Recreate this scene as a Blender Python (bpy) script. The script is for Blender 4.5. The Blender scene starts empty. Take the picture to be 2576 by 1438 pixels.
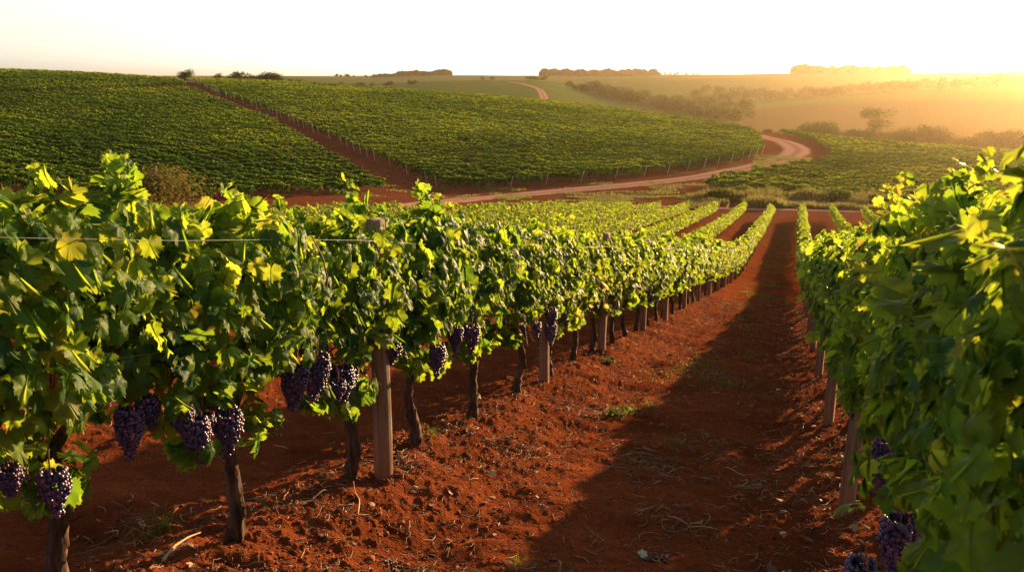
import bpy, math, random
import numpy as np
from mathutils import Vector, Matrix, Euler

SC = bpy.context.scene
COL = SC.collection
# ------------------------------------------------------------------ camera
FPX = 2300.0                                   # focal length in px of a 2576 px wide frame
PITCH = math.atan(529 / FPX)
YAW = math.radians(17.364)
cam_d = bpy.data.cameras.new('camera')
cam = bpy.data.objects.new('camera', cam_d)
COL.objects.link(cam)
cam_d.sensor_width = 36
cam_d.lens = 36 * FPX / 2576
cam_d.clip_start = 0.05
cam_d.clip_end = 20000
cam.location = (0, 0, 0)
cam.rotation_euler = (math.pi / 2 - PITCH, 0, YAW)
cam_d.dof.use_dof = True
cam_d.dof.focus_distance = 6.0
cam_d.dof.aperture_fstop = 8.0
SC.camera = cam
# ------------------------------------------------------------------ light
SUN_AZ = math.radians(17.5)                    # clockwise from +Y
SUN_EL = math.radians(8.3)
world = bpy.data.worlds.new('World')
SC.world = world
world.use_nodes = True
wn = world.node_tree
bg = wn.nodes['Background']
sky = wn.nodes.new('ShaderNodeTexSky')
sky.sky_type = 'NISHITA'
sky.sun_disc = False
sky.sun_elevation = SUN_EL
sky.sun_rotation = SUN_AZ
sky.air_density = 0.8
sky.dust_density = 1.0
sky.ozone_density = 1.0
hsv = wn.nodes.new('ShaderNodeHueSaturation')
hsv.inputs['Saturation'].default_value = 0.42
wn.links.new(sky.outputs[0], hsv.inputs['Color'])
wn.links.new(hsv.outputs[0], bg.inputs[0])
bg.inputs[1].default_value = 0.078
sun_d = bpy.data.lights.new('sun', 'SUN')
sun_d.energy = 5.0
sun_d.angle = math.radians(0.6)
sun_d.color = (1.0, 0.62, 0.27)
sun = bpy.data.objects.new('sun', sun_d)
COL.objects.link(sun)
sdir = Vector((math.sin(SUN_AZ) * math.cos(SUN_EL), math.cos(SUN_AZ) * math.cos(SUN_EL), math.sin(SUN_EL)))
sun.rotation_euler = sdir.to_track_quat('Z', 'Y').to_euler()
SC.view_settings.view_transform = 'Standard'
SC.view_settings.look = 'None'
SC.view_settings.exposure = 1.75
SC.view_settings.gamma = 1.0
SC.cycles.max_bounces = 8
SC.cycles.transparent_max_bounces = 6
SC.cycles.transmission_bounces = 4
SC.cycles.diffuse_bounces = 3
SC.cycles.glossy_bounces = 2
SC.cycles.volume_bounces = 0
HAZE_DENSITY = 0.000066

R = np.random.default_rng(11)
random.seed(5)
S_ROW = 3.2
XL, XR = -2.58, 0.62

# ------------------------------------------------------------------ numeric helpers
def hash2(ix, iy, seed):
    h = (ix.astype(np.int64) * 374761393 + iy.astype(np.int64) * 668265263 + seed * 1442695041) & 0xffffffff
    h = ((h ^ (h >> 13)) * 1274126177) & 0xffffffff
    h = (h ^ (h >> 16)) & 0xffffffff
    return h / 4294967295.0

def vnoise(x, y, seed=0):
    ix = np.floor(x); iy = np.floor(y)
    fx = x - ix; fy = y - iy
    fx = fx * fx * (3 - 2 * fx); fy = fy * fy * (3 - 2 * fy)
    a = hash2(ix, iy, seed); b = hash2(ix + 1, iy, seed)
    c = hash2(ix, iy + 1, seed); d = hash2(ix + 1, iy + 1, seed)
    return (a + (b - a) * fx) * (1 - fy) + (c + (d - c) * fx) * fy - 0.5

def fbm(x, y, octs=4, seed=0):
    v = np.zeros_like(x); amp = 1.0; f = 1.0
    for o in range(octs):
        v = v + amp * vnoise(x * f + o * 17.3, y * f - o * 9.1, seed + o)
        amp *= 0.5; f *= 2.03
    return v

def sstep(a, b, x):
    t = np.clip((x - a) / (b - a), 0, 1)
    return t * t * (3 - 2 * t)

CP, SP = math.cos(PITCH), math.sin(PITCH)
def z_of(py, d, rel):
    """height of the point seen at image height py, at horizontal range d and bearing rel"""
    h = math.cos(rel) * d
    t = (719 - py) / FPX
    return h * (t * CP - SP) / (CP + t * SP)
def rel_of(px, py=300):
    u = 719 - py
    h = FPX * CP + u * SP
    return math.atan2(px - 1288, h)
def ray_w(px, py):
    r = px - 1288; u = 719 - py
    h = FPX * CP + u * SP; z = u * CP - FPX * SP
    n = math.hypot(r, h)
    rel = math.atan2(r, h) - YAW
    return rel, z / n                            # world bearing, slope

# near slope: steady fall, then gentler past 35 m
_ys = np.linspace(-60, 400, 4601)
_sl = -0.1818 + 0.085 * sstep(33, 60, _ys)
_sl = np.where(_ys < -4, -0.1818 * np.exp((_ys + 4) / 8), _sl)
_g = np.concatenate([[0], np.cumsum((_sl[1:] + _sl[:-1]) / 2 * (_ys[1] - _ys[0]))])
_g = _g - np.interp(0, _ys, _g) - 1.6
def near_z(y):
    return np.interp(y, _ys, _g)

DK = [40, 65, 90, 120, 150, 185, 225, 270, 320, 380, 450, 550, 700, 900, 1150, 1500, 2000, 2800, 4500]
TAB = {  # image height of the ground at each range from 120 m on
 -500: [492, 415, 355, 305, 258, 222, 194, 181, 186, 195, 203, 203, 202, 200, 196, 192],
 0:    [495, 420, 360, 310, 262, 225, 197, 184, 188, 196, 204, 204, 203, 200, 196, 192],
 225:  [505, 432, 368, 315, 268, 232, 205, 192, 195, 202, 207, 207, 204, 200, 196, 192],
 450:  [515, 440, 375, 320, 278, 246, 219, 205, 208, 214, 214, 210, 204, 199, 195, 191],
 700:  [520, 455, 392, 338, 292, 256, 228, 213, 216, 226, 224, 215, 206, 191.5, 195, 192],
 900:  [520, 467, 402, 342, 299, 265, 239, 225, 228, 240, 228, 213, 207, 196.5, 195, 191],
 1150: [520, 478, 408, 348, 306, 275, 250, 241, 250, 254, 222, 203, 207, 189.5, 191, 190],
 1350: [524, 478, 415, 360, 320, 289, 264, 257, 270, 264, 222, 202, 207, 191, 191.5, 190],
 1500: [525, 478, 420, 367, 331, 301, 278, 277, 292, 279, 248, 222, 203, 193, 190.5, 189],
 1700: [525, 478, 425, 376, 341, 313, 299, 304, 313, 299, 269, 238, 204, 189.5, 188, 187],
 1850: [525, 478, 425, 381, 347, 326, 327, 333, 331, 300, 272, 243, 206, 187, 188, 187],
 2000: [525, 478, 428, 384, 353, 341, 351, 352, 336, 300, 256, 246, 207, 184.5, 187, 188],
 2200: [530, 485, 435, 396, 368, 371, 376, 369, 346, 303, 240, 232, 212, 186, 187, 187],
 2400: [535, 492, 445, 406, 383, 389, 389, 379, 350, 300, 228, 222, 205, 183, 184, 185],
 2576: [540, 500, 455, 416, 394, 401, 399, 386, 352, 298, 225, 218, 200, 180, 182, 184],
 3300: [545, 505, 460, 420, 400, 405, 401, 388, 352, 298, 224, 216, 198, 178, 181, 184],
}
PXK = sorted(TAB)
ZT = np.zeros((len(PXK), len(DK)))
for i, px in enumerate(PXK):
    rel = rel_of(px)
    for j, d in enumerate(DK):
        if j < 3:
            ZT[i, j] = near_z(d * math.cos(rel - YAW))
        else:
            ZT[i, j] = z_of(TAB[px][j - 3], d, rel)
def pchip(xk, yk, xq):
    xk = np.array(xk, float); h = np.diff(xk)
    dl = np.diff(yk, axis=0) / h[:, None]
    m = np.zeros_like(yk)
    m[1:-1] = np.where(dl[:-1] * dl[1:] > 0, 2 * dl[:-1] * dl[1:] / (dl[:-1] + dl[1:] + 1e-12), 0)
    m[1:-1] = 0.6 * m[1:-1] + 0.4 * (dl[:-1] + dl[1:]) / 2
    m[0] = dl[0]; m[-1] = dl[-1]
    k = np.clip(np.searchsorted(xk, xq) - 1, 0, len(xk) - 2)
    t = ((xq - xk[k]) / h[k])[:, None]; hh = h[k][:, None]
    return ((1 + 2 * t) * (1 - t) ** 2 * yk[k] + t * (1 - t) ** 2 * hh * m[k]
            + t * t * (3 - 2 * t) * yk[k + 1] + t * t * (t - 1) * hh * m[k + 1])
ND, NP = 420, 420
LD = np.linspace(math.log(DK[0]), math.log(DK[-1]), ND)
PQ = np.linspace(PXK[0], PXK[-1], NP)
_a = pchip([math.log(d) for d in DK], ZT.T.copy(), LD)          # ND x ncol
DG = pchip(PXK, _a.T.copy(), PQ)                                # NP x ND
for _ in range(6):                                              # soften the knots
    DG[1:-1] = (DG[:-2] + 2 * DG[1:-1] + DG[2:]) / 4
for _ in range(2):
    DG[:, 1:-1] = (DG[:, :-2] + 2 * DG[:, 1:-1] + DG[:, 2:]) / 4

def polar(x, y):
    d = np.hypot(x, y)
    rel = np.arctan2(x, y) + YAW
    rel = (rel + np.pi) % (2 * np.pi) - np.pi
    px = 1288 + (FPX * CP + 419 * SP) * np.tan(np.clip(rel, -1.0, 1.0))
    return d, rel, px
def macro(x, y):
    x = np.asarray(x, float); y = np.asarray(y, float)
    d, rel, px = polar(x, y)
    u = np.clip((np.log(np.maximum(d, 1)) - LD[0]) / (LD[1] - LD[0]), 0, ND - 1.001)
    v = np.clip((px - PQ[0]) / (PQ[1] - PQ[0]), 0, NP - 1.001)
    iu = u.astype(int); iv = v.astype(int); fu = u - iu; fv = v - iv
    far = (DG[iv, iu] * (1 - fu) + DG[iv, iu + 1] * fu) * (1 - fv) + (DG[iv + 1, iu] * (1 - fu) + DG[iv + 1, iu + 1] * fu) * fv
    nr = near_z(y)
    w = sstep(62, 90, d)
    w = np.maximum(w, 0)
    return nr * (1 - w) + far * w
def relief(x, y):
    """berms under the rows, wheel ruts, clods"""
    d = np.hypot(x, y)
    fade = 1 - sstep(70, 110, d)
    k = np.round((x - XL) / S_ROW)
    off = x - (XL + k * S_ROW)
    wob = 0.12 * vnoise(y * 0.5, x * 0.0 + k, 3)
    z = 0.13 * (np.exp(-((off + wob) / 0.45) ** 2) - 0.97)
    z = z - 0.035 * np.exp(-((off - 0.85 + wob) / 0.22) ** 2) - 0.035 * np.exp(-((off + 0.85 + wob) / 0.22) ** 2)
    rough = 0.55 + 0.9 * np.exp(-(off / 0.8) ** 2)
    nr = 1 - sstep(18, 45, d)
    n1 = fbm(x * 1.7, y * 1.7, 3, 21) * 0.07
    n2 = 0.6 * fbm(x * 7, y * 6, 3, 31)
    n3 = np.maximum(fbm(x * 19, y * 17, 3, 41), 0) ** 1.3
    rip = vnoise(x * 3.1 + 3 * vnoise(x, y, 77), y * 11 + 2 * vnoise(x * 2, y * 2, 78), 55)
    z = z + n1 + nr * rough * (0.045 * n2 + 0.036 * n3 + 0.022 * rip)
    return z * fade
def Hh(x, y):
    x = np.atleast_1d(np.asarray(x, float)); y = np.atleast_1d(np.asarray(y, float))
    return macro(x, y) + relief(x, y)
def H1(x, y):
    return float(Hh(x, y)[0])
_ds = np.concatenate([np.linspace(2, 60, 500), np.exp(np.linspace(math.log(60), math.log(4000), 1500))])
def ground_at(px, py, dmin=2.0):
    az, sl = ray_w(px, py)
    xs = _ds * math.sin(az); ys = _ds * math.cos(az)
    g = macro(xs, ys) - sl * _ds
    ok = np.nonzero((g >= 0) & (_ds > dmin))[0]
    i = ok[0] if len(ok) else len(_ds) - 1
    return Vector((xs[i], ys[i], g[i] + sl * _ds[i]))
def at(px, d):
    az = rel_of(px, 300) - YAW
    x, y = d * math.sin(az), d * math.cos(az)
    return Vector((x, y, float(macro(x, y))))

# ------------------------------------------------------------------ scene helpers
def tag(o, label=None, cat=None, group=None, kind=None):
    if label: o['label'] = label
    if cat: o['category'] = cat
    if group: o['group'] = group
    if kind: o['kind'] = kind
    return o
def mk(name, mesh, mat, parent=None, loc=None):
    o = bpy.data.objects.new(name, mesh)
    COL.objects.link(o)
    if mat is not None and not mesh.materials: mesh.materials.append(mat)
    if parent: o.parent = parent
    if loc is not None: o.location = loc
    return o
def empty(name, loc=(0, 0, 0), rz=0.0):
    o = bpy.data.objects.new(name, None)
    COL.objects.link(o); o.location = loc; o.rotation_euler = (0, 0, rz)
    o.empty_display_size = 0.1
    return o
def copy_tree(o, parent=None):
    c = o.copy(); COL.objects.link(c)
    if parent: c.parent = parent
    for ch in list(o.children): copy_tree(ch, c)
    return c
def mesh_np(name, verts, faces, smooth=False, attrs=None):
    """faces: (M,k) array or list of such arrays"""
    if not isinstance(faces, (list, tuple)): faces = [faces]
    faces = [f for f in faces if len(f)]
    m = bpy.data.meshes.new(name)
    m.vertices.add(len(verts))
    m.vertices.foreach_set('co', np.ascontiguousarray(verts, np.float32).ravel())
    idx = np.concatenate([f.ravel() for f in faces]).astype(np.int32)
    cnt = np.concatenate([np.full(len(f), f.shape[1], np.int32) for f in faces])
    st = np.concatenate([[0], np.cumsum(cnt)[:-1]]).astype(np.int32)
    m.loops.add(len(idx)); m.loops.foreach_set('vertex_index', idx)
    m.polygons.add(len(cnt)); m.polygons.foreach_set('loop_start', st)
    if smooth: m.polygons.foreach_set('use_smooth', np.ones(len(cnt), bool))
    m.update(calc_edges=True)
    for k, v in (attrs or {}).items():
        v = np.ascontiguousarray(v, np.float32)
        if v.ndim == 2:
            a = m.attributes.new(k, 'FLOAT_COLOR', 'POINT')
            if v.shape[1] == 3: v = np.concatenate([v, np.ones((len(v), 1), np.float32)], 1)
            a.data.foreach_set('color', v.ravel())
        else:
            a = m.attributes.new(k, 'FLOAT', 'POINT'); a.data.foreach_set('value', v)
    return m
def norm(a):
    return a / np.maximum(np.linalg.norm(a, axis=-1, keepdims=True), 1e-9)
def frames(nrm, tip):
    n = norm(nrm); t = tip - (tip * n).sum(-1, keepdims=True) * n; t = norm(t)
    b = np.cross(t, n)
    return np.stack([b, t, n], axis=-1)          # columns across, tip, normal

# ------------------------------------------------------------------ materials
def new_mat(name):
    m = bpy.data.materials.new(name); m.use_nodes = True
    nt = m.node_tree
    for n in list(nt.nodes): nt.nodes.remove(n)
    return m, nt, nt.nodes, nt.links
def N(nt, t, **kw):
    n = nt.nodes.new(t)
    for k, v in kw.items():
        if k.startswith('i_'): n.inputs[k[2:].replace('_', ' ')].default_value = v
        else: setattr(n, k, v)
    return n
def ramp(nt, stops):
    n = nt.nodes.new('ShaderNodeValToRGB'); e = n.color_ramp.elements
    while len(e) < len(stops): e.new(0.5)
    for i, (p, c) in enumerate(stops):
        e[i].position = p; e[i].color = (*c, 1)
    return n
def foliage_mat(name, stops, trans, tfac=0.45, rough=0.45, spec=0.4, vein=True, osc=0.3, bump=True):
    m, nt, nn, ln = new_mat(name)
    out = N(nt, 'ShaderNodeOutputMaterial'); mix = N(nt, 'ShaderNodeMixShader'); mix.inputs[0].default_value = tfac
    p = N(nt, 'ShaderNodeBsdfPrincipled'); p.inputs['Roughness'].default_value = rough
    p.inputs['Specular IOR Level'].default_value = spec * 0.3
    t = N(nt, 'ShaderNodeBsdfTranslucent')
    a = N(nt, 'ShaderNodeAttribute', attribute_name='tint')
    geo = N(nt, 'ShaderNodeNewGeometry')
    nz = N(nt, 'ShaderNodeTexNoise'); nz.inputs['Scale'].default_value = osc
    ln.new(geo.outputs['Position'], nz.inputs['Vector'])
    add = N(nt, 'ShaderNodeMath', operation='ADD'); sub = N(nt, 'ShaderNodeMath', operation='MULTIPLY_ADD')
    sub.inputs[1].default_value = 0.7; sub.inputs[2].default_value = -0.35
    ln.new(nz.outputs['Fac'], sub.inputs[0]); ln.new(a.outputs['Fac'], add.inputs[0]); ln.new(sub.outputs[0], add.inputs[1])
    r1 = ramp(nt, stops); r2 = ramp(nt, trans)
    ln.new(add.outputs[0], r1.inputs[0]); ln.new(add.outputs[0], r2.inputs[0])
    c1 = r1.outputs[0]
    if vein:
        v = N(nt, 'ShaderNodeAttribute', attribute_name='vein')
        pw = N(nt, 'ShaderNodeMath', operation='POWER'); pw.inputs[1].default_value = 6
        ln.new(v.outputs['Fac'], pw.inputs[0])
        mu = N(nt, 'ShaderNodeMath', operation='MULTIPLY'); mu.inputs[1].default_value = 0.75
        ln.new(pw.outputs[0], mu.inputs[0])
        mx = N(nt, 'ShaderNodeMixRGB'); mx.inputs[2].default_value = (0.28, 0.34, 0.10, 1)
        ln.new(mu.outputs[0], mx.inputs[0]); ln.new(c1, mx.inputs[1]); c1 = mx.outputs[0]
    if bump:
        nb = N(nt, 'ShaderNodeTexNoise'); nb.inputs['Scale'].default_value = 55; nb.inputs['Detail'].default_value = 3
        ln.new(geo.outputs['Position'], nb.inputs['Vector'])
        bp = N(nt, 'ShaderNodeBump'); bp.inputs['Strength'].default_value = 0.5; bp.inputs['Distance'].default_value = 0.006
        ln.new(nb.outputs['Fac'], bp.inputs['Height']); ln.new(bp.outputs[0], p.inputs['Normal'])
    ln.new(c1, p.inputs['Base Color'])
    c2 = r2.outputs[0]
    if vein:
        m2 = N(nt, 'ShaderNodeMixRGB'); m2.inputs[2].default_value = (0.10, 0.12, 0.01, 1)
        ln.new(mu.outputs[0], m2.inputs[0]); ln.new(c2, m2.inputs[1]); c2 = m2.outputs[0]
    ln.new(c2, t.inputs['Color'])
    ln.new(p.outputs[0], mix.inputs[1]); ln.new(t.outputs[0], mix.inputs[2]); ln.new(mix.outputs[0], out.inputs[0])
    return m
LEAF_STOPS = [(0.0, (0.018, 0.074, 0.030)), (0.4, (0.048, 0.135, 0.020)), (0.75, (0.13, 0.20, 0.016)), (0.97, (0.15, 0.14, 0.02)), (1.0, (0.18, 0.09, 0.03))]
LEAF_TR = [(0.0, (0.13, 0.26, 0.012)), (0.45, (0.35, 0.48, 0.02)), (0.8, (0.47, 0.49, 0.04)), (1.0, (0.36, 0.26, 0.04))]
M_LEAF = foliage_mat('vine_leaf', LEAF_STOPS, LEAF_TR, 0.58, 0.5, 0.35)
M_LEAF_FAR = foliage_mat('vine_leaf_distant', LEAF_STOPS, LEAF_TR, 0.5, 0.6, 0.2, vein=False, osc=0.12, bump=False)
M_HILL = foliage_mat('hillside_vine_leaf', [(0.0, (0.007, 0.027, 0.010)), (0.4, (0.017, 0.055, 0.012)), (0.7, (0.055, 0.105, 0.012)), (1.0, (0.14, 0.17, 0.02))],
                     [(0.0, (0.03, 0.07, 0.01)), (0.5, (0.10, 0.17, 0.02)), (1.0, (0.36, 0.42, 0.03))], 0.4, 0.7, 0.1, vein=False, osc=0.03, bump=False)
M_TREE = foliage_mat('tree_leaf', [(0.0, (0.012, 0.028, 0.010)), (0.6, (0.03, 0.055, 0.016)), (1.0, (0.07, 0.085, 0.02))],
                     [(0.0, (0.05, 0.08, 0.015)), (1.0, (0.16, 0.17, 0.03))], 0.3, 0.8, 0.1, vein=False, osc=0.01, bump=False)
M_BUSH = foliage_mat('bush_leaf', [(0.0, (0.05, 0.055, 0.015)), (0.6, (0.12, 0.11, 0.03)), (1.0, (0.20, 0.15, 0.05))],
                     [(0.0, (0.12, 0.12, 0.02)), (1.0, (0.30, 0.22, 0.05))], 0.3, 0.8, 0.1, vein=False, osc=0.3, bump=False)
M_GRASS = foliage_mat('grass_blade', [(0.0, (0.03, 0.07, 0.015)), (0.5, (0.075, 0.095, 0.02)), (0.8, (0.17, 0.13, 0.05)), (1.0, (0.30, 0.20, 0.10))],
                      [(0.0, (0.12, 0.2, 0.02)), (1.0, (0.40, 0.30, 0.12))], 0.35, 0.7, 0.1, vein=False, osc=0.4, bump=False)
M_WEED = foliage_mat('weed_leaf', [(0.0, (0.025, 0.06, 0.015)), (1.0, (0.09, 0.12, 0.02))],
                     [(0.0, (0.08, 0.15, 0.015)), (1.0, (0.26, 0.28, 0.03))], 0.4, 0.6, 0.2, vein=False, osc=0.4, bump=False)

def soil_mat():
    m, nt, nn, ln = new_mat('red_soil_ground')
    out = N(nt, 'ShaderNodeOutputMaterial'); p = N(nt, 'ShaderNodeBsdfPrincipled'); p.inputs['Roughness'].default_value = 0.92
    p.inputs['Specular IOR Level'].default_value = 0.0
    g = N(nt, 'ShaderNodeNewGeometry')
    a = N(nt, 'ShaderNodeAttribute', attribute_name='cover')
    n1 = N(nt, 'ShaderNodeTexNoise'); n1.inputs['Scale'].default_value = 1.3; n1.inputs['Detail'].default_value = 8; n1.inputs['Roughness'].default_value = 0.7
    n2 = N(nt, 'ShaderNodeTexNoise'); n2.inputs['Scale'].default_value = 38; n2.inputs['Detail'].default_value = 6; n2.inputs['Roughness'].default_value = 0.75
    n3 = N(nt, 'ShaderNodeTexVoronoi'); n3.inputs['Scale'].default_value = 60
    for n in (n1, n2, n3): ln.new(g.outputs['Position'], n.inputs['Vector'])
    r = ramp(nt, [(0.3, (0.55, 0.5, 0.5)), (0.7, (1.35, 1.3, 1.25))]); ln.new(n1.outputs['Fac'], r.inputs[0])
    r2 = ramp(nt, [(0.3, (0.6, 0.6, 0.6)), (0.72, (1.4, 1.4, 1.4))]); ln.new(n2.outputs['Fac'], r2.inputs[0])
    m1 = N(nt, 'ShaderNodeMixRGB', blend_type='MULTIPLY'); m1.inputs[0].default_value = 1
    m2 = N(nt, 'ShaderNodeMixRGB', blend_type='MULTIPLY'); m2.inputs[0].default_value = 0.8
    ln.new(a.outputs['Color'], m1.inputs[1]); ln.new(r.outputs[0], m1.inputs[2])
    ln.new(m1.outputs[0], m2.inputs[1]); ln.new(r2.outputs[0], m2.inputs[2]); ln.new(m2.outputs[0], p.inputs['Base Color'])
    ad = N(nt, 'ShaderNodeMath', operation='MULTIPLY_ADD'); ad.inputs[1].default_value = -0.5
    ln.new(n3.outputs['Distance'], ad.inputs[0]); ln.new(n2.outputs['Fac'], ad.inputs[2])
    b = N(nt, 'ShaderNodeBump'); b.inputs['Strength'].default_value = 0.9; b.inputs['Distance'].default_value = 0.02
    ln.new(ad.outputs[0], b.inputs['Height']); ln.new(b.outputs[0], p.inputs['Normal'])
    ln.new(p.outputs[0], out.inputs[0])
    return m
M_SOIL = soil_mat()
def simple_mat(name, stops, scale=8.0, rough=0.8, bump=0.3, bdist=0.01, spec=0.2, stretch=(1, 1, 1), objrand=0.0, attr=None, detail=6):
    m, nt, nn, ln = new_mat(name)
    out = N(nt, 'ShaderNodeOutputMaterial'); p = N(nt, 'ShaderNodeBsdfPrincipled'); p.inputs['Roughness'].default_value = rough
    p.inputs['Specular IOR Level'].default_value = spec
    tc = N(nt, 'ShaderNodeTexCoord'); mp = N(nt, 'ShaderNodeMapping'); mp.inputs['Scale'].default_value = stretch
    ln.new(tc.outputs['Object'], mp.inputs['Vector'])
    oi = N(nt, 'ShaderNodeObjectInfo')
    n = N(nt, 'ShaderNodeTexNoise'); n.inputs['Scale'].default_value = scale; n.inputs['Detail'].default_value = detail
    n.noise_dimensions = '4D'
    mul = N(nt, 'ShaderNodeMath', operation='MULTIPLY'); mul.inputs[1].default_value = 40
    ln.new(oi.outputs['Random'], mul.inputs[0]); ln.new(mul.outputs[0], n.inputs['W'])
    ln.new(mp.outputs[0], n.inputs['Vector'])
    r = ramp(nt, stops)
    if attr:
        a = N(nt, 'ShaderNodeAttribute', attribute_name=attr)
        s = N(nt, 'ShaderNodeMath', operation='MULTIPLY_ADD'); s.inputs[1].default_value = 0.3; s.inputs[2].default_value = -0.15
        ad = N(nt, 'ShaderNodeMath', operation='ADD')
        ln.new(n.outputs['Fac'], s.inputs[0]); ln.new(s.outputs[0], ad.inputs[0]); ln.new(a.outputs['Fac'], ad.inputs[1]); ln.new(ad.outputs[0], r.inputs[0])
    else:
        ln.new(n.outputs['Fac'], r.inputs[0])
    ln.new(r.outputs[0], p.inputs['Base Color'])
    if bump:
        b = N(nt, 'ShaderNodeBump'); b.inputs['Strength'].default_value = bump; b.inputs['Distance'].default_value = bdist
        ln.new(n.outputs['Fac'], b.inputs['Height']); ln.new(b.outputs[0], p.inputs['Normal'])
    ln.new(p.outputs[0], out.inputs[0])
    return m
M_BARK = simple_mat('vine_bark', [(0.3, (0.016, 0.009, 0.006)), (0.5, (0.065, 0.033, 0.020)), (0.7, (0.15, 0.08, 0.05))], 34, 0.95, 1.0, 0.03, stretch=(1, 1, 0.12))
M_CANE = simple_mat('cane_bark', [(0.3, (0.10, 0.045, 0.03)), (0.7, (0.24, 0.11, 0.06))], 30, 0.7, 0.3, 0.003)
M_STRAW = simple_mat('dry_straw', [(0.0, (0.05, 0.022, 0.014)), (0.45, (0.17, 0.09, 0.05)), (1.0, (0.46, 0.29, 0.15))], 3, 0.7, 0, attr='tint')
M_CLOD = simple_mat('soil_clod', [(0.25, (0.10, 0.026, 0.012)), (0.75, (0.26, 0.075, 0.03))], 30, 0.95, 0.8, 0.01)
M_DEAD = simple_mat('dead_leaf', [(0.0, (0.07, 0.03, 0.02)), (0.5, (0.26, 0.11, 0.06)), (0.85, (0.42, 0.26, 0.10)), (1.0, (0.40, 0.42, 0.25))], 20, 0.7, 0.4, 0.004, attr='tint')
M_SHRIV = simple_mat('shrivelled_grape', [(0.0, (0.03, 0.010, 0.012)), (1.0, (0.13, 0.035, 0.035))], 30, 0.6, 0.3, 0.002, attr='tint')
M_WIRE = simple_mat('galvanised_wire', [(0.3, (0.08, 0.07, 0.055)), (0.7, (0.15, 0.13, 0.10))], 20, 0.5, 0, spec=0.3)
M_WOODFAR = simple_mat('weathered_post_wood', [(0.3, (0.30, 0.25, 0.20)), (0.7, (0.5, 0.43, 0.36))], 8, 0.8, 0)
M_TRUNK = simple_mat('tree_bark', [(0.3, (0.05, 0.035, 0.025)), (0.7, (0.13, 0.09, 0.07))], 3, 0.9, 0.5, 0.05)
def post_mat():
    m, nt, nn, ln = new_mat('split_timber')
    out = N(nt, 'ShaderNodeOutputMaterial'); p = N(nt, 'ShaderNodeBsdfPrincipled'); p.inputs['Roughness'].default_value = 0.8
    tc = N(nt, 'ShaderNodeTexCoord'); mp = N(nt, 'ShaderNodeMapping'); mp.inputs['Scale'].default_value = (1, 1, 0.05)
    ln.new(tc.outputs['Object'], mp.inputs['Vector'])
    n = N(nt, 'ShaderNodeTexNoise'); n.inputs['Scale'].default_value = 60; n.inputs['Detail'].default_value = 7; n.inputs['Roughness'].default_value = 0.7
    ln.new(mp.outputs[0], n.inputs['Vector'])
    r = ramp(nt, [(0.28, (0.05, 0.025, 0.013)), (0.45, (0.18, 0.10, 0.055)), (0.7, (0.32, 0.20, 0.12))]); ln.new(n.outputs['Fac'], r.inputs[0])
    sx = N(nt, 'ShaderNodeSeparateXYZ'); ln.new(tc.outputs['Object'], sx.inputs[0])
    mr = N(nt, 'ShaderNodeMapRange'); mr.inputs['From Min'].default_value = 0.1; mr.inputs['From Max'].default_value = 0.62
    mr.inputs['To Min'].default_value = 0.85; mr.inputs['To Max'].default_value = 0.0
    n4 = N(nt, 'ShaderNodeTexNoise'); n4.inputs['Scale'].default_value = 9
    ln.new(tc.outputs['Object'], n4.inputs['Vector'])
    ma = N(nt, 'ShaderNodeMath', operation='MULTIPLY_ADD'); ma.inputs[1].default_value = 0.4
    ln.new(n4.outputs['Fac'], ma.inputs[0]); ln.new(sx.outputs['Z'], ma.inputs[2]); ln.new(ma.outputs[0], mr.inputs['Value'])
    mx = N(nt, 'ShaderNodeMixRGB'); mx.inputs[2].default_value = (0.24, 0.075, 0.028, 1)      # soil splashed on the foot
    ln.new(mr.outputs[0], mx.inputs[0]); ln.new(r.outputs[0], mx.inputs[1]); ln.new(mx.outputs[0], p.inputs['Base Color'])
    b = N(nt, 'ShaderNodeBump'); b.inputs['Strength'].default_value = 0.8; b.inputs['Distance'].default_value = 0.008
    ln.new(n.outputs['Fac'], b.inputs['Height']); ln.new(b.outputs[0], p.inputs['Normal'])
    ln.new(p.outputs[0], out.inputs[0]); return m
M_POST = post_mat()
def grape_mat():
    m, nt, nn, ln = new_mat('grape_skin')
    out = N(nt, 'ShaderNodeOutputMaterial'); p = N(nt, 'ShaderNodeBsdfPrincipled'); p.inputs['Roughness'].default_value = 0.38
    p.inputs['Subsurface Weight'].default_value = 0.0
    a = N(nt, 'ShaderNodeAttribute', attribute_name='tint')
    r = ramp(nt, [(0.0, (0.008, 0.009, 0.045)), (0.5, (0.022, 0.012, 0.06)), (0.8, (0.07, 0.018, 0.075)), (1.0, (0.17, 0.04, 0.08))])
    ln.new(a.outputs['Fac'], r.inputs[0])
    g = N(nt, 'ShaderNodeNewGeometry'); n = N(nt, 'ShaderNodeTexNoise'); n.inputs['Scale'].default_value = 90
    ln.new(g.outputs['Position'], n.inputs['Vector'])
    r2 = ramp(nt, [(0.4, (0, 0, 0)), (0.7, (0.2, 0.2, 0.2))]); ln.new(n.outputs['Fac'], r2.inputs[0])
    mx = N(nt, 'ShaderNodeMixRGB'); mx.inputs[2].default_value = (0.20, 0.18, 0.32, 1)        # bloom on the skin
    ln.new(r2.outputs[0], mx.inputs[0]); ln.new(r.outputs[0], mx.inputs[1]); ln.new(mx.outputs[0], p.inputs['Base Color'])
    ln.new(p.outputs[0], out.inputs[0]); return m
M_GRAPE = grape_mat()
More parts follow.
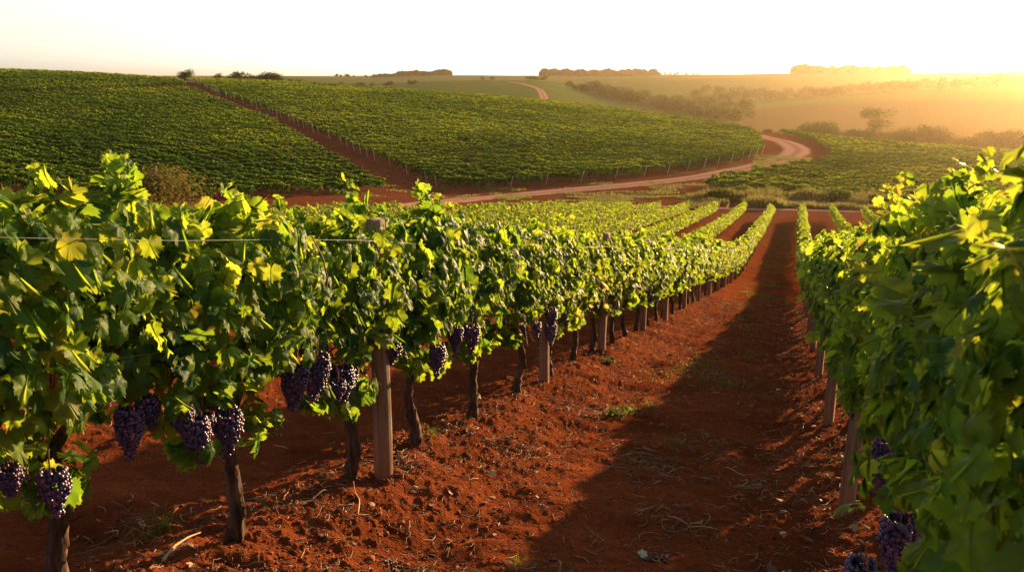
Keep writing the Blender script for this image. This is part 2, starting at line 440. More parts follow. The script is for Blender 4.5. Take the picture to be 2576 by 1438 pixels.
def road_mat():
    m, nt, nn, ln = new_mat('packed_dirt')
    out = N(nt, 'ShaderNodeOutputMaterial'); p = N(nt, 'ShaderNodeBsdfPrincipled'); p.inputs['Roughness'].default_value = 0.9
    p.inputs['Specular IOR Level'].default_value = 0.0
    a = N(nt, 'ShaderNodeAttribute', attribute_name='across')
    g = N(nt, 'ShaderNodeNewGeometry'); n = N(nt, 'ShaderNodeTexNoise'); n.inputs['Scale'].default_value = 0.6; n.inputs['Detail'].default_value = 6
    ln.new(g.outputs['Position'], n.inputs['Vector'])
    ad = N(nt, 'ShaderNodeMath', operation='MULTIPLY_ADD'); ad.inputs[1].default_value = 0.25
    ln.new(n.outputs['Fac'], ad.inputs[0]); ln.new(a.outputs['Fac'], ad.inputs[2])
    s = (0.20, 0.075, 0.042); t = (0.38, 0.21, 0.15)
    r = ramp(nt, [(0.10, s), (0.27, t), (0.42, t), (0.60, (0.26, 0.12, 0.08)), (0.76, t), (0.90, t), (1.0, s)]); ln.new(ad.outputs[0], r.inputs[0])
    ln.new(r.outputs[0], p.inputs['Base Color']); ln.new(p.outputs[0], out.inputs[0]); return m
M_ROAD = road_mat()

# ------------------------------------------------------------------ ground (one sheet to the horizon)
def build_ground():
    fov = np.radians(33.5)
    a_f = np.linspace(-fov, fov, 1150)
    a_c = np.concatenate([np.linspace(fov, np.pi, 40)[1:], np.linspace(-np.pi, -fov, 40)[1:-1]])
    rel = np.concatenate([a_f, a_c])
    rr = np.concatenate([[0.3, 0.8, 1.3], 1 / np.linspace(1 / 1.8, 1 / 60, 700), np.exp(np.linspace(math.log(60), math.log(6000), 330))[1:]])
    A, D = np.meshgrid(rel - YAW, rr)
    x = D * np.sin(A); y = D * np.cos(A)
    z = Hh(x.ravel(), y.ravel()).reshape(x.shape)
    d, rl, px = polar(x.ravel(), y.ravel())
    nr, nc = x.shape
    v = np.stack([x.ravel(), y.ravel(), z.ravel()], 1)
    i = np.arange(nr - 1)[:, None] * nc; j = np.arange(nc)[None, :]; j2 = (j + 1) % nc
    f = np.stack([i + j, i + j2, i + nc + j2, i + nc + j], -1).reshape(-1, 4)[:, ::-1]
    v = np.concatenate([v, [[0, 0, near_z(0.0)]]])
    c = len(v) - 1
    cap = np.stack([np.full(nc, c), np.arange(nc), (np.arange(nc) + 1) % nc], 1)[:, ::-1]
    # cover colours
    xx, yy = v[:, 0], v[:, 1]
    d = np.append(d, 0); px = np.append(px, 1288)
    def c3(*c): return np.array(c)[None, :]
    soil = c3(0.155, 0.042, 0.016)
    col = np.repeat(soil, len(v), 0)
    def blend(col, c, w): return col * (1 - w[:, None]) + np.array(c)[None, :] * w[:, None]
    big = fbm(xx * 0.05, yy * 0.05, 4, 5)
    med = fbm(xx * 0.35, yy * 0.35, 4, 6)
    col = blend(col, (0.150, 0.050, 0.024), sstep(50, 110, d))
    # thin weeds on the valley floor and in the aisles
    col = blend(col, (0.10, 0.10, 0.03), np.clip(med * 2.2 - 0.75, 0, 0.75) * sstep(20, 60, d))
    col = blend(col, (0.13, 0.13, 0.04), sstep(0.12, 0.35, med) * sstep(118, 135, d) * (1 - sstep(210, 240, d)) * sstep(1300, 1600, px) * 0.8)
    # distant fields
    farw = sstep(470, 560, d)
    col = blend(col, (0.085, 0.135, 0.035), farw)
    col = blend(col, (0.17, 0.13, 0.05), sstep(0.0, 0.3, big) * farw * 0.35)
    cw = farw * sstep(1700, 1900, px) * (1 - sstep(930, 1000, d))
    edge = 1 - sstep(790, 850, d + (px - 2200) * 0.06)
    col = blend(col, (0.17, 0.125, 0.05), cw * edge)
    col = blend(col, (0.14, 0.17, 0.05), cw * (1 - edge))
    dw = sstep(1150, 1300, d)
    col = blend(col, (0.10, 0.13, 0.045), dw)
    stripe = sstep(-30, 30, d - 1650 - (px - 1800) * 0.9)
    col = blend(col, (0.19, 0.12, 0.05), dw * stripe * 0.8 * sstep(1650, 1750, px))
    m = mesh_np('ground', v, [f, cap], True, {'cover': col})
    tag(mk('ground', m, M_SOIL), kind='structure')
build_ground()

def strip(name, pts, widths, lift=0.06, nacross=9, seg=2.0):
    """a road draped on the ground along pts"""
    P = [Vector((p.x, p.y, 0)) for p in pts]
    out = []; W = []
    for i in range(len(P) - 1):
        p0 = P[max(i - 1, 0)]; p1 = P[i]; p2 = P[i + 1]; p3 = P[min(i + 2, len(P) - 1)]
        n = max(2, int((p2 - p1).length / seg))
        for k in range(n):
            t = k / n
            q = 0.5 * ((2 * p1) + (p2 - p0) * t + (2 * p0 - 5 * p1 + 4 * p2 - p3) * t * t + (3 * p1 - p0 - 3 * p2 + p3) * t ** 3)
            out.append(q); W.append(widths[i] * (1 - t) + widths[i + 1] * t)
    out.append(P[-1]); W.append(widths[-1])
    c = np.array([[q.x, q.y] for q in out]); W = np.array(W)
    for _ in range(3): c[1:-1] = (c[:-2] + 2 * c[1:-1] + c[2:]) / 4
    tg = np.gradient(c, axis=0); tg = norm(tg); nm = np.stack([tg[:, 1], -tg[:, 0]], 1)
    a = np.linspace(-0.5, 0.5, nacross)
    wob = 1 + 0.18 * vnoise(np.arange(len(c)) * 0.35, np.zeros(len(c)), 9)
    xy = c[:, None, :] + nm[:, None, :] * (a[None, :, None] * (W * wob)[:, None, None])
    x = xy[..., 0].ravel(); y = xy[..., 1].ravel()
    z = Hh(x, y) + lift
    crown = np.tile(np.where(np.abs(a) > 0.45, -lift - 0.05, 0), len(c))
    v = np.stack([x, y, z + crown], 1)
    i = np.arange(len(c) - 1)[:, None] * nacross; j = np.arange(nacross - 1)[None]
    f = np.stack([i + j, i + j + 1, i + nacross + j + 1, i + nacross + j], -1).reshape(-1, 4)
    m = mesh_np(name, v, f, True, {'across': np.tile(a + 0.5, len(c)) - 0.06})
    return tag(mk(name, m, M_ROAD), kind='structure')
ROAD_PX = [(900, 535), (1040, 517), (1200, 500), (1400, 482), (1600, 464), (1760, 445), (1880, 423), (1955, 405), (1998, 388), (2003, 374), (1975, 358), (1935, 348)]
road_pts = [ground_at(*q) for q in ROAD_PX]
road_pts.append(at(1880, road_pts[-1].xy.length + 30))
strip('dirt_road', road_pts, [6.5, 6.5, 6.2, 6, 6.2, 6.5, 7, 7.5, 7.5, 7.5, 7, 6, 6])
strip('field_track', [ground_at(*q) for q in [(1560, 515), (1700, 521), (1850, 526), (2000, 529), (2200, 534), (2400, 539), (2700, 548)]], [1.5, 2.2, 2.4, 2.4, 2.4, 2.4, 2.4], 0.05)
strip('hillside_track', [ground_at(*q, dmin=560) for q in [(1372, 258), (1368, 245), (1362, 232), (1350, 222), (1325, 214), (1300, 209), (1280, 206)]], [9, 9, 8, 8, 7, 6, 5], 0.15, seg=8)

# ------------------------------------------------------------------ leaves
def leaf_template(lod, curl, fold, ruf, seed):
    half = [(0, 1.0, 1), (7, .88, 0), (13, .90, 0), (21, .76, 0), (30, .72, 0), (38, .85, 0), (47, .95, 1), (55, .83, 0), (62, .87, 0),
            (72, .70, 0), (83, .68, 0), (94, .78, 0), (105, .82, 1), (117, .70, 0), (130, .73, 0), (143, .66, .6), (156, .66, 0), (167, .45, 0), (176, .14, 0)]
    if lod == 1: half = [half[k] for k in (0, 3, 6, 9, 12, 14, 16, 18)]
    pts = [(math.radians(a), r, v) for a, r, v in half] + [(-math.radians(a), r, v) for a, r, v in half[1:]][::-1]
    if lod == 0:                                     # notches between the teeth
        fine = []
        for q, w in zip(pts, pts[1:] + [(pts[0][0] + 2 * math.pi, pts[0][1], pts[0][2])]):
            b = w[0] if w[0] - q[0] > -1 else w[0] + 2 * math.pi
            fine += [q, ((q[0] + b) / 2, (q[1] + w[1]) / 2 * .93, 0)]
        pts = fine
    rg = np.random.default_rng(seed)
    th = np.array([q[0] for q in pts]); r = np.array([q[1] for q in pts]); ve = np.array([q[2] for q in pts])
    r = r * (1 + rg.normal(0, 0.05, len(r)))
    def surf(rad):
        x = np.sin(th) * rad; y = np.cos(th) * rad
        z = -fold * np.abs(x) ** 1.3 - curl * (np.maximum(y, 0) ** 2 + 0.5 * x * x) + ruf * np.sin(th * 5 + seed) * rad ** 2
        return np.stack([x, y, z], 1)
    n = len(th)
    if lod == 0:
        v = np.concatenate([[[0, 0, 0]], surf(r * 0.5), surf(r)])
        vein = np.concatenate([[1], ve, ve * 0.85])
        k = np.arange(n); k2 = (k + 1) % n
        tri = np.stack([np.zeros(n, int), 1 + k2, 1 + k], 1)
        t2 = np.concatenate([np.stack([1 + k, 1 + k2, 1 + n + k2], 1), np.stack([1 + k, 1 + n + k2, 1 + n + k], 1)])
        f = np.concatenate([tri, t2])
    else:
        v = np.concatenate([[[0, 0, 0]], surf(r)]); vein = np.concatenate([[1], ve])
        k = np.arange(n); k2 = (k + 1) % n
        f = np.stack([np.zeros(n, int), 1 + k2, 1 + k], 1)
    v[:, 1] += 0.12
    return v, f[:, ::-1], vein
def _quad():
    v = np.array([[-0.55, 0, -.1], [0, .75, .14], [.55, 0, -.1], [0, -.55, .05], ], float)
    return v, np.array([[0, 3, 2], [0, 2, 1]]), np.zeros(4)
TPL = {0: [leaf_template(0, c, f, r, s) for c, f, r, s in ((.25, .18, .10, 1), (.5, .32, .14, 2), (-.18, .30, .12, 3), (.12, .06, .18, 4), (.75, .15, .08, 5))],
       1: [leaf_template(1, c, f, r, s) for c, f, r, s in ((.3, .2, .10, 1), (.55, .35, .1, 2), (-.2, .25, .12, 3))],
       2: [_quad()]}
def leaves(lod, pos, nrm, tip, scale, tint):
    """many leaves as arrays: verts, faces, attrs"""
    M = frames(nrm, tip); tp = TPL[lod]; V = []; F = []; VE = []; TI = []; base = 0
    which = np.arange(len(pos)) % len(tp)
    for k, (tv, tf, te) in enumerate(tp):
        s = np.nonzero(which == k)[0]
        if not len(s): continue
        v = np.einsum('nij,vj->nvi', M[s], tv) * scale[s, None, None] + pos[s, None, :]
        nv = len(tv)
        f = tf[None] + (np.arange(len(s)) * nv)[:, None, None] + base
        V.append(v.reshape(-1, 3)); F.append(f.reshape(-1, 3)); VE.append(np.tile(te, len(s))); TI.append(np.repeat(tint[s], nv))
        base += nv * len(s)
    return np.concatenate(V), np.concatenate(F), np.concatenate(VE), np.concatenate(TI)
TOP = 1.60
def canopy_points(rg, y0, y1, n, shoots, clumps, lowz=0.86, tall=0.0, halfw=1.0, phase=0.0, dome=0.0):
    """leaf positions, normals and tips of a hedge along y"""
    P = []; Nn = []; T = []; Sz = []
    def prof(z, y):
        t = np.clip((z - lowz) / (TOP - lowz), 0, 1)
        return halfw * (0.17 + 0.17 * np.sin(np.pi * np.clip(0.15 + 0.75 * t, 0, 1)) + 0.11 * vnoise(y * 2.6 + phase, z * 2.8, 12) + 0.06 * vnoise(y * 7 + phase, z * 7, 13))
    ns = int(n * 0.80)
    y = rg.uniform(y0, y1, ns); z = lowz + (TOP + tall - lowz) * rg.random(ns) ** 0.92
    z = lowz + (z - lowz) * (1 - dome * (y / .62) ** 2)
    bott = lowz + 0.16 * vnoise(y * 3 + phase, y * 0, 15) ; z = np.maximum(z, bott + 0.05 * rg.random(ns))
    side = np.where(rg.random(ns) < 0.5, 1, -1)
    x = side * prof(z, y) * (1.08 - dome * 1.6 * (y / .62) ** 2) * (0.35 + 0.65 * rg.random(ns) ** 0.5)
    P.append(np.stack([x, y, z], 1))
    Nn.append(np.stack([side * 1.0 + rg.normal(0, .35, ns), rg.normal(0, .55, ns), 0.35 + rg.normal(0, .45, ns)], 1))
    T.append(np.stack([side * 0.25 + rg.normal(0, .35, ns), rg.normal(0, .5, ns), -1 + rg.normal(0, .35, ns)], 1))
    Sz.append(.038 + .055 * rg.random(ns) ** 1.4)
    nt = n - ns
    y = rg.uniform(y0, y1, nt); top = TOP + tall + 0.26 * vnoise(y * 1.9 + phase, y * 0 + 3, 16) + 0.12 * vnoise(y * 5 + phase, y * 0 + 8, 17)
    top = top - dome * .9 * (y / .62) ** 2
    x = rg.normal(0, .13, nt)
    z = top + rg.uniform(-.16, .05, nt) - 1.5 * x * x
    P.append(np.stack([x, y, z], 1))
    Nn.append(np.stack([rg.normal(0, .7, nt), rg.normal(0, .7, nt), 0.8 + rg.normal(0, .3, nt)], 1))
    T.append(np.stack([rg.normal(0, 1, nt), rg.normal(0, 1, nt), rg.normal(-.5, .4, nt)], 1)); Sz.append(rg.uniform(.05, .09, nt))
    for (sy, h, sx) in shoots:                       # shoots poking out of the top
        k = int(10 + 50 * h); t = np.linspace(0, 1, k)
        z = TOP + tall - .1 + t * (h + .1); x = sx * t + rg.normal(0, .03, k); y = sy + rg.normal(0, .035, k)
        P.append(np.stack([x, y, z], 1)); Nn.append(rg.normal(0, 1, (k, 3)) + [0, 0, .3]); T.append(rg.normal(0, 1, (k, 3)) + [0, 0, -.4])
        Sz.append((.08 - .04 * t) * rg.uniform(.7, 1.2, k))
    for (cx, cy, cz, rad, k) in clumps:              # leafy bunches low on the trunk and hanging laterals
        g = rg.normal(0, 1, (k, 3)); g = norm(g) * (rg.random((k, 1)) ** 0.5) * rad
        P.append(g * [0.9, 1, 1] + [cx, cy, cz]); Nn.append(g * 5 + rg.normal(0, .5, (k, 3)) + [0, 0, .2])
        T.append(rg.normal(0, .5, (k, 3)) + [0, 0, -1]); Sz.append(rg.uniform(.045, .08, k))
    return np.concatenate(P), np.concatenate(Nn), np.concatenate(T), np.concatenate(Sz)
def foliage_mesh(name, seed, lod, n, shoots, clumps, y0=-.68, y1=.68, szf=1.0, tall=0.0, halfw=1.0, warm=0.0):
    rg = np.random.default_rng(seed)
    P, Nn, T, Sz = canopy_points(rg, y0, y1, n, shoots, clumps, tall=tall, halfw=halfw, phase=seed * 3.7, dome=.15)
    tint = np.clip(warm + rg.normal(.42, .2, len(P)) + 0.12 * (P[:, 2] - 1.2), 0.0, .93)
    tint[rg.random(len(P)) < .005] = 1.0
    v, f, ve, ti = leaves(lod, P, Nn, T, Sz * szf, tint)
    return mesh_np(name, v, f, lod == 0, {'vein': ve, 'tint': ti})

def tube(path, rad, sides=8, jit=0.0, seed=0, cap=True):
    """tapered tube as arrays"""
    path = np.array(path, float); rad = np.array(rad, float); rg = np.random.default_rng(seed)
    tg = norm(np.gradient(path, axis=0)); ref = np.array([0.31, 0.17, 0.93]) if abs(tg[0][2]) < .8 else np.array([1.0, 0.1, 0])
    V = []
    a = np.arange(sides) / sides * 2 * np.pi
    for i in range(len(path)):
        u = np.cross(tg[i], ref); u /= np.linalg.norm(u) + 1e-9; w = np.cross(tg[i], u)
        rr = rad[i] * (1 + jit * rg.normal(0, 1, sides))
        V.append(path[i] + (u[None] * np.cos(a)[:, None] + w[None] * np.sin(a)[:, None]) * rr[:, None])
    V = np.concatenate(V)
    i = np.arange(len(path) - 1)[:, None] * sides; j = np.arange(sides)[None]; j2 = (j + 1) % sides
    F = np.stack([i + j, i + j2, i + sides + j2, i + sides + j], -1).reshape(-1, 4)
    if cap:
        V = np.concatenate([V, path[:1], path[-1:]]); n0 = len(V) - 2
        b = (len(path) - 1) * sides; k = np.arange(sides); k2 = (k + 1) % sides
        F = np.concatenate([F, np.stack([np.full(sides, n0), k2, k, np.full(sides, n0)], 1), np.stack([np.full(sides, n0 + 1), b + k, b + k2, np.full(sides, n0 + 1)], 1)])
    return V, F
def join(parts):
    V = []; F4 = []; F3 = []; b = 0
    for v, f in parts:
        q = f.shape[1] == 4
        if q:
            deg = f[:, 0] == f[:, 3]
            F4.append(f[~deg] + b); F3.append(f[deg][:, :3] + b)
        else: F3.append(f + b)
        V.append(v); b += len(v)
    r = []
    if F4 and sum(map(len, F4)): r.append(np.concatenate(F4))
    if F3 and sum(map(len, F3)): r.append(np.concatenate(F3))
    return np.concatenate(V), r

# ------------------------------------------------------------------ one grapevine of each kind
def trunk_mesh(seed, lod=0):
    rg = np.random.default_rng(seed); n = 26 if lod == 0 else 6
    t = np.linspace(0, 1, n); bx, by = rg.normal(0, .035, 2); ph = rg.random() * 6
    path = np.stack([bx * np.sin(t * 3.1) + .018 * np.sin(t * 9 + ph), by * np.sin(t * 3.0) + .02 * np.sin(t * 7 + ph * 2) , -0.1 + t * .80], 1)
    rad = .036 * (1.25 - .55 * t) + .018 * np.exp(-((t - 1) / .09) ** 2) + .012 * np.exp(-(t / .12) ** 2)
    return mesh_np('trunk', *join([tube(path, rad, 12 if lod == 0 else 6, .17, seed)]), smooth=True), path[-1]
def arms_mesh(seed, top):
    rg = np.random.default_rng(seed); parts = []
    for s in (-1, 1):
        t = np.linspace(0, 1, 9)
        path = np.stack([top[0] * (1 - t) + .02 * np.sin(t * 8 + seed), top[1] + s * .58 * t, top[2] - .03 + .14 * np.minimum(t * 3, 1) + .012 * np.sin(t * 14)], 1)
        parts.append(tube(path, .024 - .012 * t, 7, .12, seed + s + 5))
    return mesh_np('cordon', *join(parts), smooth=True)
def cane_mesh(seed):
    rg = np.random.default_rng(seed); parts = []
    for k in range(9):
        y0 = rg.uniform(-.55, .55); t = np.linspace(0, 1, 7); sx = rg.normal(0, .14); h = rg.uniform(.4, .74)
        path = np.stack([sx * np.sin(t * 2.2) + .01 * rg.normal(0, 1, 7), y0 + rg.normal(0, .12) * t, .82 + t * h], 1)
        parts.append(tube(path, .0065 - .003 * t, 5))
    for k in range(3):                                # laterals hanging into the fruit zone
        y0 = rg.uniform(-.5, .5); t = np.linspace(0, 1, 7); s = rg.choice([-1, 1])
        path = np.stack([s * .24 * t ** .7, y0 + .15 * t * rg.normal(0, 1), 1.05 - .42 * t + .06 * np.sin(t * 6)], 1)
        parts.append(tube(path, .0055 - .002 * t, 5))
    return mesh_np('cane', *join(parts), smooth=True)
_ico = None
def shoot_mesh(shoots, tall=0.0):
    t = np.linspace(0, 1, 6)
    return [mesh_np('shoot', *join([tube(np.stack([sx * t, sy + .01 * np.sin(t * 7), TOP + tall - .45 + t * (h + .36)], 1), np.maximum(.0045 - .0042 * t, .0004), 5)]), smooth=True) for sy, h, sx in shoots]
def ico(sub):
    import bmesh
    bm = bmesh.new(); bmesh.ops.create_icosphere(bm, subdivisions=sub, radius=1)
    v = np.array([q.co[:] for q in bm.verts]); f = np.array([[w.index for w in q.verts] for q in bm.faces]); bm.free()
    return v, f
ICO2, ICO1 = ico(2), ico(1)
def grape_mesh(seed, L=.2, wid=.055, lod=0):
    rg = np.random.default_rng(seed); V = []; F = []; TI = []; b = 0
    iv, jf = ICO2 if lod == 0 else ICO1
    pts = []; z = 0.0
    while z < L:
        t = z / L; R0 = wid * (0.55 + .6 * math.sin(math.pi * min(1, .25 + t * .9)) ) * (1 - .55 * t ** 2)
        R0 = max(R0, .006)
        k = max(1, int(2 * math.pi * R0 / .0175)); a0 = rg.random() * 6
        for q in range(k):
            a = a0 + q * 2 * math.pi / k
            pts.append((R0 * math.cos(a) + rg.normal(0, .003), R0 * math.sin(a) + rg.normal(0, .003), -z - .03 + rg.normal(0, .003)))
        z += .0145
    for sx in range(10):                                # a shoulder
        pts.append((rg.normal(wid * .9, .012), rg.normal(0, .02), -.035 - abs(rg.normal(0, .022))))
    for p in pts:
        r = rg.uniform(.0088, .0112)
        V.append(iv * r + np.array(p)); F.append(jf + b); b += len(iv)
        TI.append(np.full(len(iv), np.clip(rg.normal(.42 + .2 * (p[0] > 0), .3), 0, 1)))
    return mesh_np('grape_cluster', np.concatenate(V), np.concatenate(F), True, {'tint': np.concatenate(TI)})
def stalk_mesh():
    t = np.linspace(0, 1, 6)
    v, f = tube(np.stack([.006 * np.sin(t * 5), .0 * t, .06 - .22 * t], 1), .0035 - .001 * t, 5)
    return mesh_np('stalk', *join([(v, f)]), smooth=True)
G_MESH = [grape_mesh(1, .20, .050), grape_mesh(2, .15, .044), grape_mesh(3, .24, .055), grape_mesh(4, .13, .05)]
G_LOW = [grape_mesh(5, .19, .05, 1), grape_mesh(6, .15, .045, 1)]
ST_MESH = stalk_mesh()
NV = 8
PROTO = []
for k in range(NV):
    rg = np.random.default_rng(100 + k)
    tm, top = trunk_mesh(k)
    sh = [(rg.uniform(-.6, .6), rg.uniform(.05, .26), rg.normal(0, .12)) for _ in range(3)]
    cl = [(rg.normal(0, .04), top[1] + rg.normal(0, .04), .62, .17, 34)]
    for _ in range(4):
        s = rg.choice([-1, 1]); cl.append((s * rg.uniform(.08, .24), rg.uniform(-.6, .6), rg.uniform(.62, .82), .12, 12))
    fm = foliage_mesh('foliage', 200 + k, 0, 980, sh, cl)
    cl2 = [(a, b, c, r, int(n * .7)) for a, b, c, r, n in cl]
    fm1 = foliage_mesh('foliage', 300 + k, 1, 760, sh, cl2, szf=1.18)
    PROTO.append(dict(t=tm, top=top, tl=trunk_mesh(k, 1)[0], arms=arms_mesh(k, top), cane=cane_mesh(k), sh=shoot_mesh(sh), f0=fm, f1=fm1))
VARIETY = ['thick', 'slim', 'crooked', 'upright', 'gnarled', 'bent', 'dark', 'forked']
def make_vine(k, x, y, flip, dist, big=1.0, fol=None, clusters=None, tz=1.0, shm=None):
    P = PROTO[k]
    z = H1(x, y)
    root = empty('grapevine', (x, y, z), math.pi if flip else 0.0)
    s = -1 if flip else 1
    lod = 0 if dist < 13 else 1
    mk('trunk', P['t'] if lod == 0 else P['tl'], M_BARK, root)
    f = mk('foliage', fol or (P['f0'] if lod == 0 else P['f1']), M_LEAF, root)
    f.scale = (big, 1, tz * random.uniform(.97, 1.04))
    if dist < 30: mk('cordon', P['arms'], M_BARK, root)
    if dist < 20:
        mk('cane', P['cane'], M_CANE, root)
        for q in (shm or ([] if fol else P['sh'])): mk('shoot', q, M_CANE, root).scale = f.scale
    ncl = clusters if clusters is not None else ([(random.choice([-1, 1]) * random.uniform(.06, .2) , random.uniform(-.55, .55), random.uniform(.68, .86)) for _ in range(5 if dist < 12 else 3)] if dist < 26 else [])
    i_big = clusters is not None
    for (cx, cy, cz) in [(a_, b_, c_ + (.07 if clusters else 0)) for a_, b_, c_ in ncl]:
        g = mk('grape_cluster', random.choice(G_MESH if dist < 12 else G_LOW), M_GRAPE, root, (cx, cy * s, cz))
        gs = random.uniform(.8, 1.08) if i_big else random.uniform(.72, 1.0); g.scale = (gs * random.uniform(.8, 1.1), gs, gs)
        g.rotation_euler = (random.uniform(-.15, .15), random.uniform(-.1, .1), random.uniform(0, 6))
        if dist < 9: mk('stalk', ST_MESH, M_CANE, g)
    return root
# the left row
LEFT_Y = [1.35, 2.50, 3.57, 4.81, 5.81, 6.99, 8.33, 9.64, 11.0, 12.2, 13.3]
while LEFT_Y[-1] < 103: LEFT_Y.append(LEFT_Y[-1] + 1.2)
LEFT_LAB = {
 0: 'nearest grapevine of the left row, cut by the left edge of the photo',
 1: 'grapevine with a thick dark trunk at the bottom left corner',
 2: 'grapevine with a bent rough trunk left of the post, big purple clusters beside it',
 3: 'grapevine with a thin crooked trunk just left of the big timber post',
 4: 'grapevine with a straight trunk just right of the big timber post',
 5: 'grapevine on a leaning crooked trunk, second to the right of the big timber post',
 6: 'grapevine on a leaning trunk just before the second timber post of the left row',
 7: 'grapevine on a thin trunk just behind the second timber post of the left row',
 8: 'thin trunked grapevine halfway between the second and third posts of the left row',
 9: 'grapevine just before the third timber post of the left row'}
GRP_L = 'grapevines of the left trellis row'
CL = {0: [(.2, .35, .72), (.24, .5, .66), (.2, .6, .74)],
      1: [(.20, -.34, .76), (.24, -.2, .70), (.18, .36, .76), (.25, .46, .72), (.27, .52, .62), (.17, .28, .74)],
      2: [(.2, -.46, .80), (.26, -.36, .78), (.18, -.26, .76), (.22, .28, .80), (.26, .42, .82), (.2, .54, .76)],
      3: [(.22, -.42, .82), (.18, -.28, .78), (.25, -.55, .78), (.18, .34, .8), (.22, .22, .78)],
      4: [(.32, -.30, .82), (.27, -.18, .76), (.22, .3, .78), (.28, .5, .74)], 5: [(.3, -.3, .8), (.27, .25, .76), (.3, .45, .8)], 6: [(.3, -.3, .8), (.28, .3, .78)]}
for i, y in enumerate(LEFT_Y):
    dist = math.hypot(XL, y)
    v = make_vine(i % NV if i < 10 else random.randrange(NV), XL + random.uniform(-.03, .03), y, random.random() < .5 if i > 4 else False, dist, 1.0, clusters=CL.get(i), tz={0: 1.0, 1: 1.0, 2: .97, 3: .98, 4: 1.05, 5: 1.01}.get(i, .98))
    lab = LEFT_LAB.get(i) or ('leafy grapevine in the middle of the left row past its third timber post' if dist < 50 else 'small distant grapevine near the far end of the left trellis row')
    tag(v, lab, 'grapevine', GRP_L)
# the right row: taller, leaning over the aisle close to the lens
RIGHT_Y = [0.2, 1.25, 2.45, 3.6, 4.85, 6.0, 7.3, 8.5, 9.7, 10.9]
while RIGHT_Y[-1] < 103: RIGHT_Y.append(RIGHT_Y[-1] + 1.2)
RIGHT_LAB = {
 0: 'grapevine beside the camera at the right edge, only its outer leaves in the frame',
 1: 'grapevine nearest on the right, large blurred leaves filling the right edge',
 2: 'right row grapevine with dark purple clusters at the bottom right corner',
 3: 'right row grapevine with tall yellow shoots at the top right',
 4: 'right row grapevine with a twisted trunk in front of the leaning timber post',
 5: 'right row grapevine with a purple cluster beside the leaning timber post',
 6: 'right row grapevine with a short yellow shoot above the rest, just behind the leaning post',
 7: 'right row grapevine on a thin dark trunk beyond the leaning post'}
RCL = {2: [(-.36, -.1, .70), (-.33, .04, .62), (-.35, .2, .60), (-.3, .3, .5), (-.34, -.3, .56)], 5: [(-.2, -.4, .82), (-.18, -.3, .74), (-.1, .2, .8)],
       3: [(-.18, -.2, .6), (-.2, .3, .7)]}
rfol = {}; rsh = {}
for i, (n, sh, tall) in {0: (1500, [], .06), 1: (1800, [(0.2, .2, -.1), (.45, .34, -.05), (.3, .3, 0.1)], .10),
                         2: (1500, [(-.3, .3, -.05), (.1, .2, .05), (.35, .2, 0)], .14),
                         3: (1100, [(-.45, .26, -.08), (-.1, .12, 0), (.5, .12, 0)], .12),
                         4: (1050, [(.1, .1, 0)], .06), 5: (1000, [(-.1, .44, -.06), (-.04, .36, -.1)], .02)}.items():
    rg = np.random.default_rng(900 + i)
    cl = [(0, 0, .62 if i < 3 else .74, .13, 22)] + [(rg.choice([-1, 1]) * rg.uniform(.1, .26), rg.uniform(-.6, .6), rg.uniform(.45, .82) if i < 3 else rg.uniform(.80, .9), .13, 14) for _ in range(6 if i < 3 else 2)]
    rfol[i] = foliage_mesh('foliage', 700 + i, 0, int(n * 1.05), sh, cl, szf=.66 if i < 2 else .78, tall=tall, halfw=.88, warm=.10)
    if sh: rsh[i] = shoot_mesh(sh, tall)
for i, y in enumerate(RIGHT_Y):
    dist = math.hypot(XR, y)
    v = make_vine((i + 3) % NV if i < 8 else random.randrange(NV), XR + random.uniform(-.03, .03), y, random.random() < .5 if i > 5 else False, dist, 1.05, fol=rfol.get(i), shm=rsh.get(i), clusters=RCL.get(i))
    lab = RIGHT_LAB.get(i) or ('right row grapevine beyond the leaning post, merging with its neighbours' if dist < 50 else 'small distant grapevine near the far end of the right row')
    tag(v, lab, 'grapevine', 'grapevines of the right trellis row')

# ------------------------------------------------------------------ posts and wires
def post_mesh(w=.10, t=.08, h=1.66, seed=0):
    rg = np.random.default_rng(seed); nz = 14
    # split-log section: flat face toward +x with rounded back
    sec = [(-.5, -.36), (-.36, -.5), (.30, -.5), (.5, -.42), (.5, .40), (.34, .5), (-.34, .5), (-.5, .34)]
    V = []
    for i in range(nz):
        z = -.3 + (h + .3) * i / (nz - 1); k = 1.06 - .10 * i / (nz - 1)
        ox, oy = rg.normal(0, .0018, 2)
        for (a, b) in sec: V.append((a * t * k + ox + rg.normal(0, .0012), b * w * k + oy + rg.normal(0, .0012), z + (rg.normal(0, .005) if i == nz - 1 else 0)))
    ns = len(sec); top = [(a * t * .86, b * w * .86, h + .008 + rg.normal(0, .003)) for a, b in sec]; V += top
    F = []
    for i in range(nz):
        for j in range(ns): F.append((i * ns + j, i * ns + (j + 1) % ns, (i + 1) * ns + (j + 1) % ns, (i + 1) * ns + j))
    c = len(V); V.append((0, 0, h + .006)); T3 = [(nz * ns + j, nz * ns + (j + 1) % ns, c) for j in range(ns)]
    return mesh_np('vineyard_post', np.array(V), [np.array(F), np.array(T3)])
POSTS_L = [4.9 * 1.0667 , 8.59 * 1.0667, 11.48 * 1.0667, 14.92 * 1.0667, 17.7 * 1.0667]
while POSTS_L[-1] < 100: POSTS_L.append(POSTS_L[-1] + 3.5)
PL_LAB = ['big square timber post, its top standing clear of the leaves in the left row', 'second timber post of the left row, between two thin trunks',
          'third timber post of the left row, pale and lit by the sun', 'fourth timber post of the left row', 'fifth timber post of the left row']
pms = [post_mesh(seed=s) for s in range(3)]
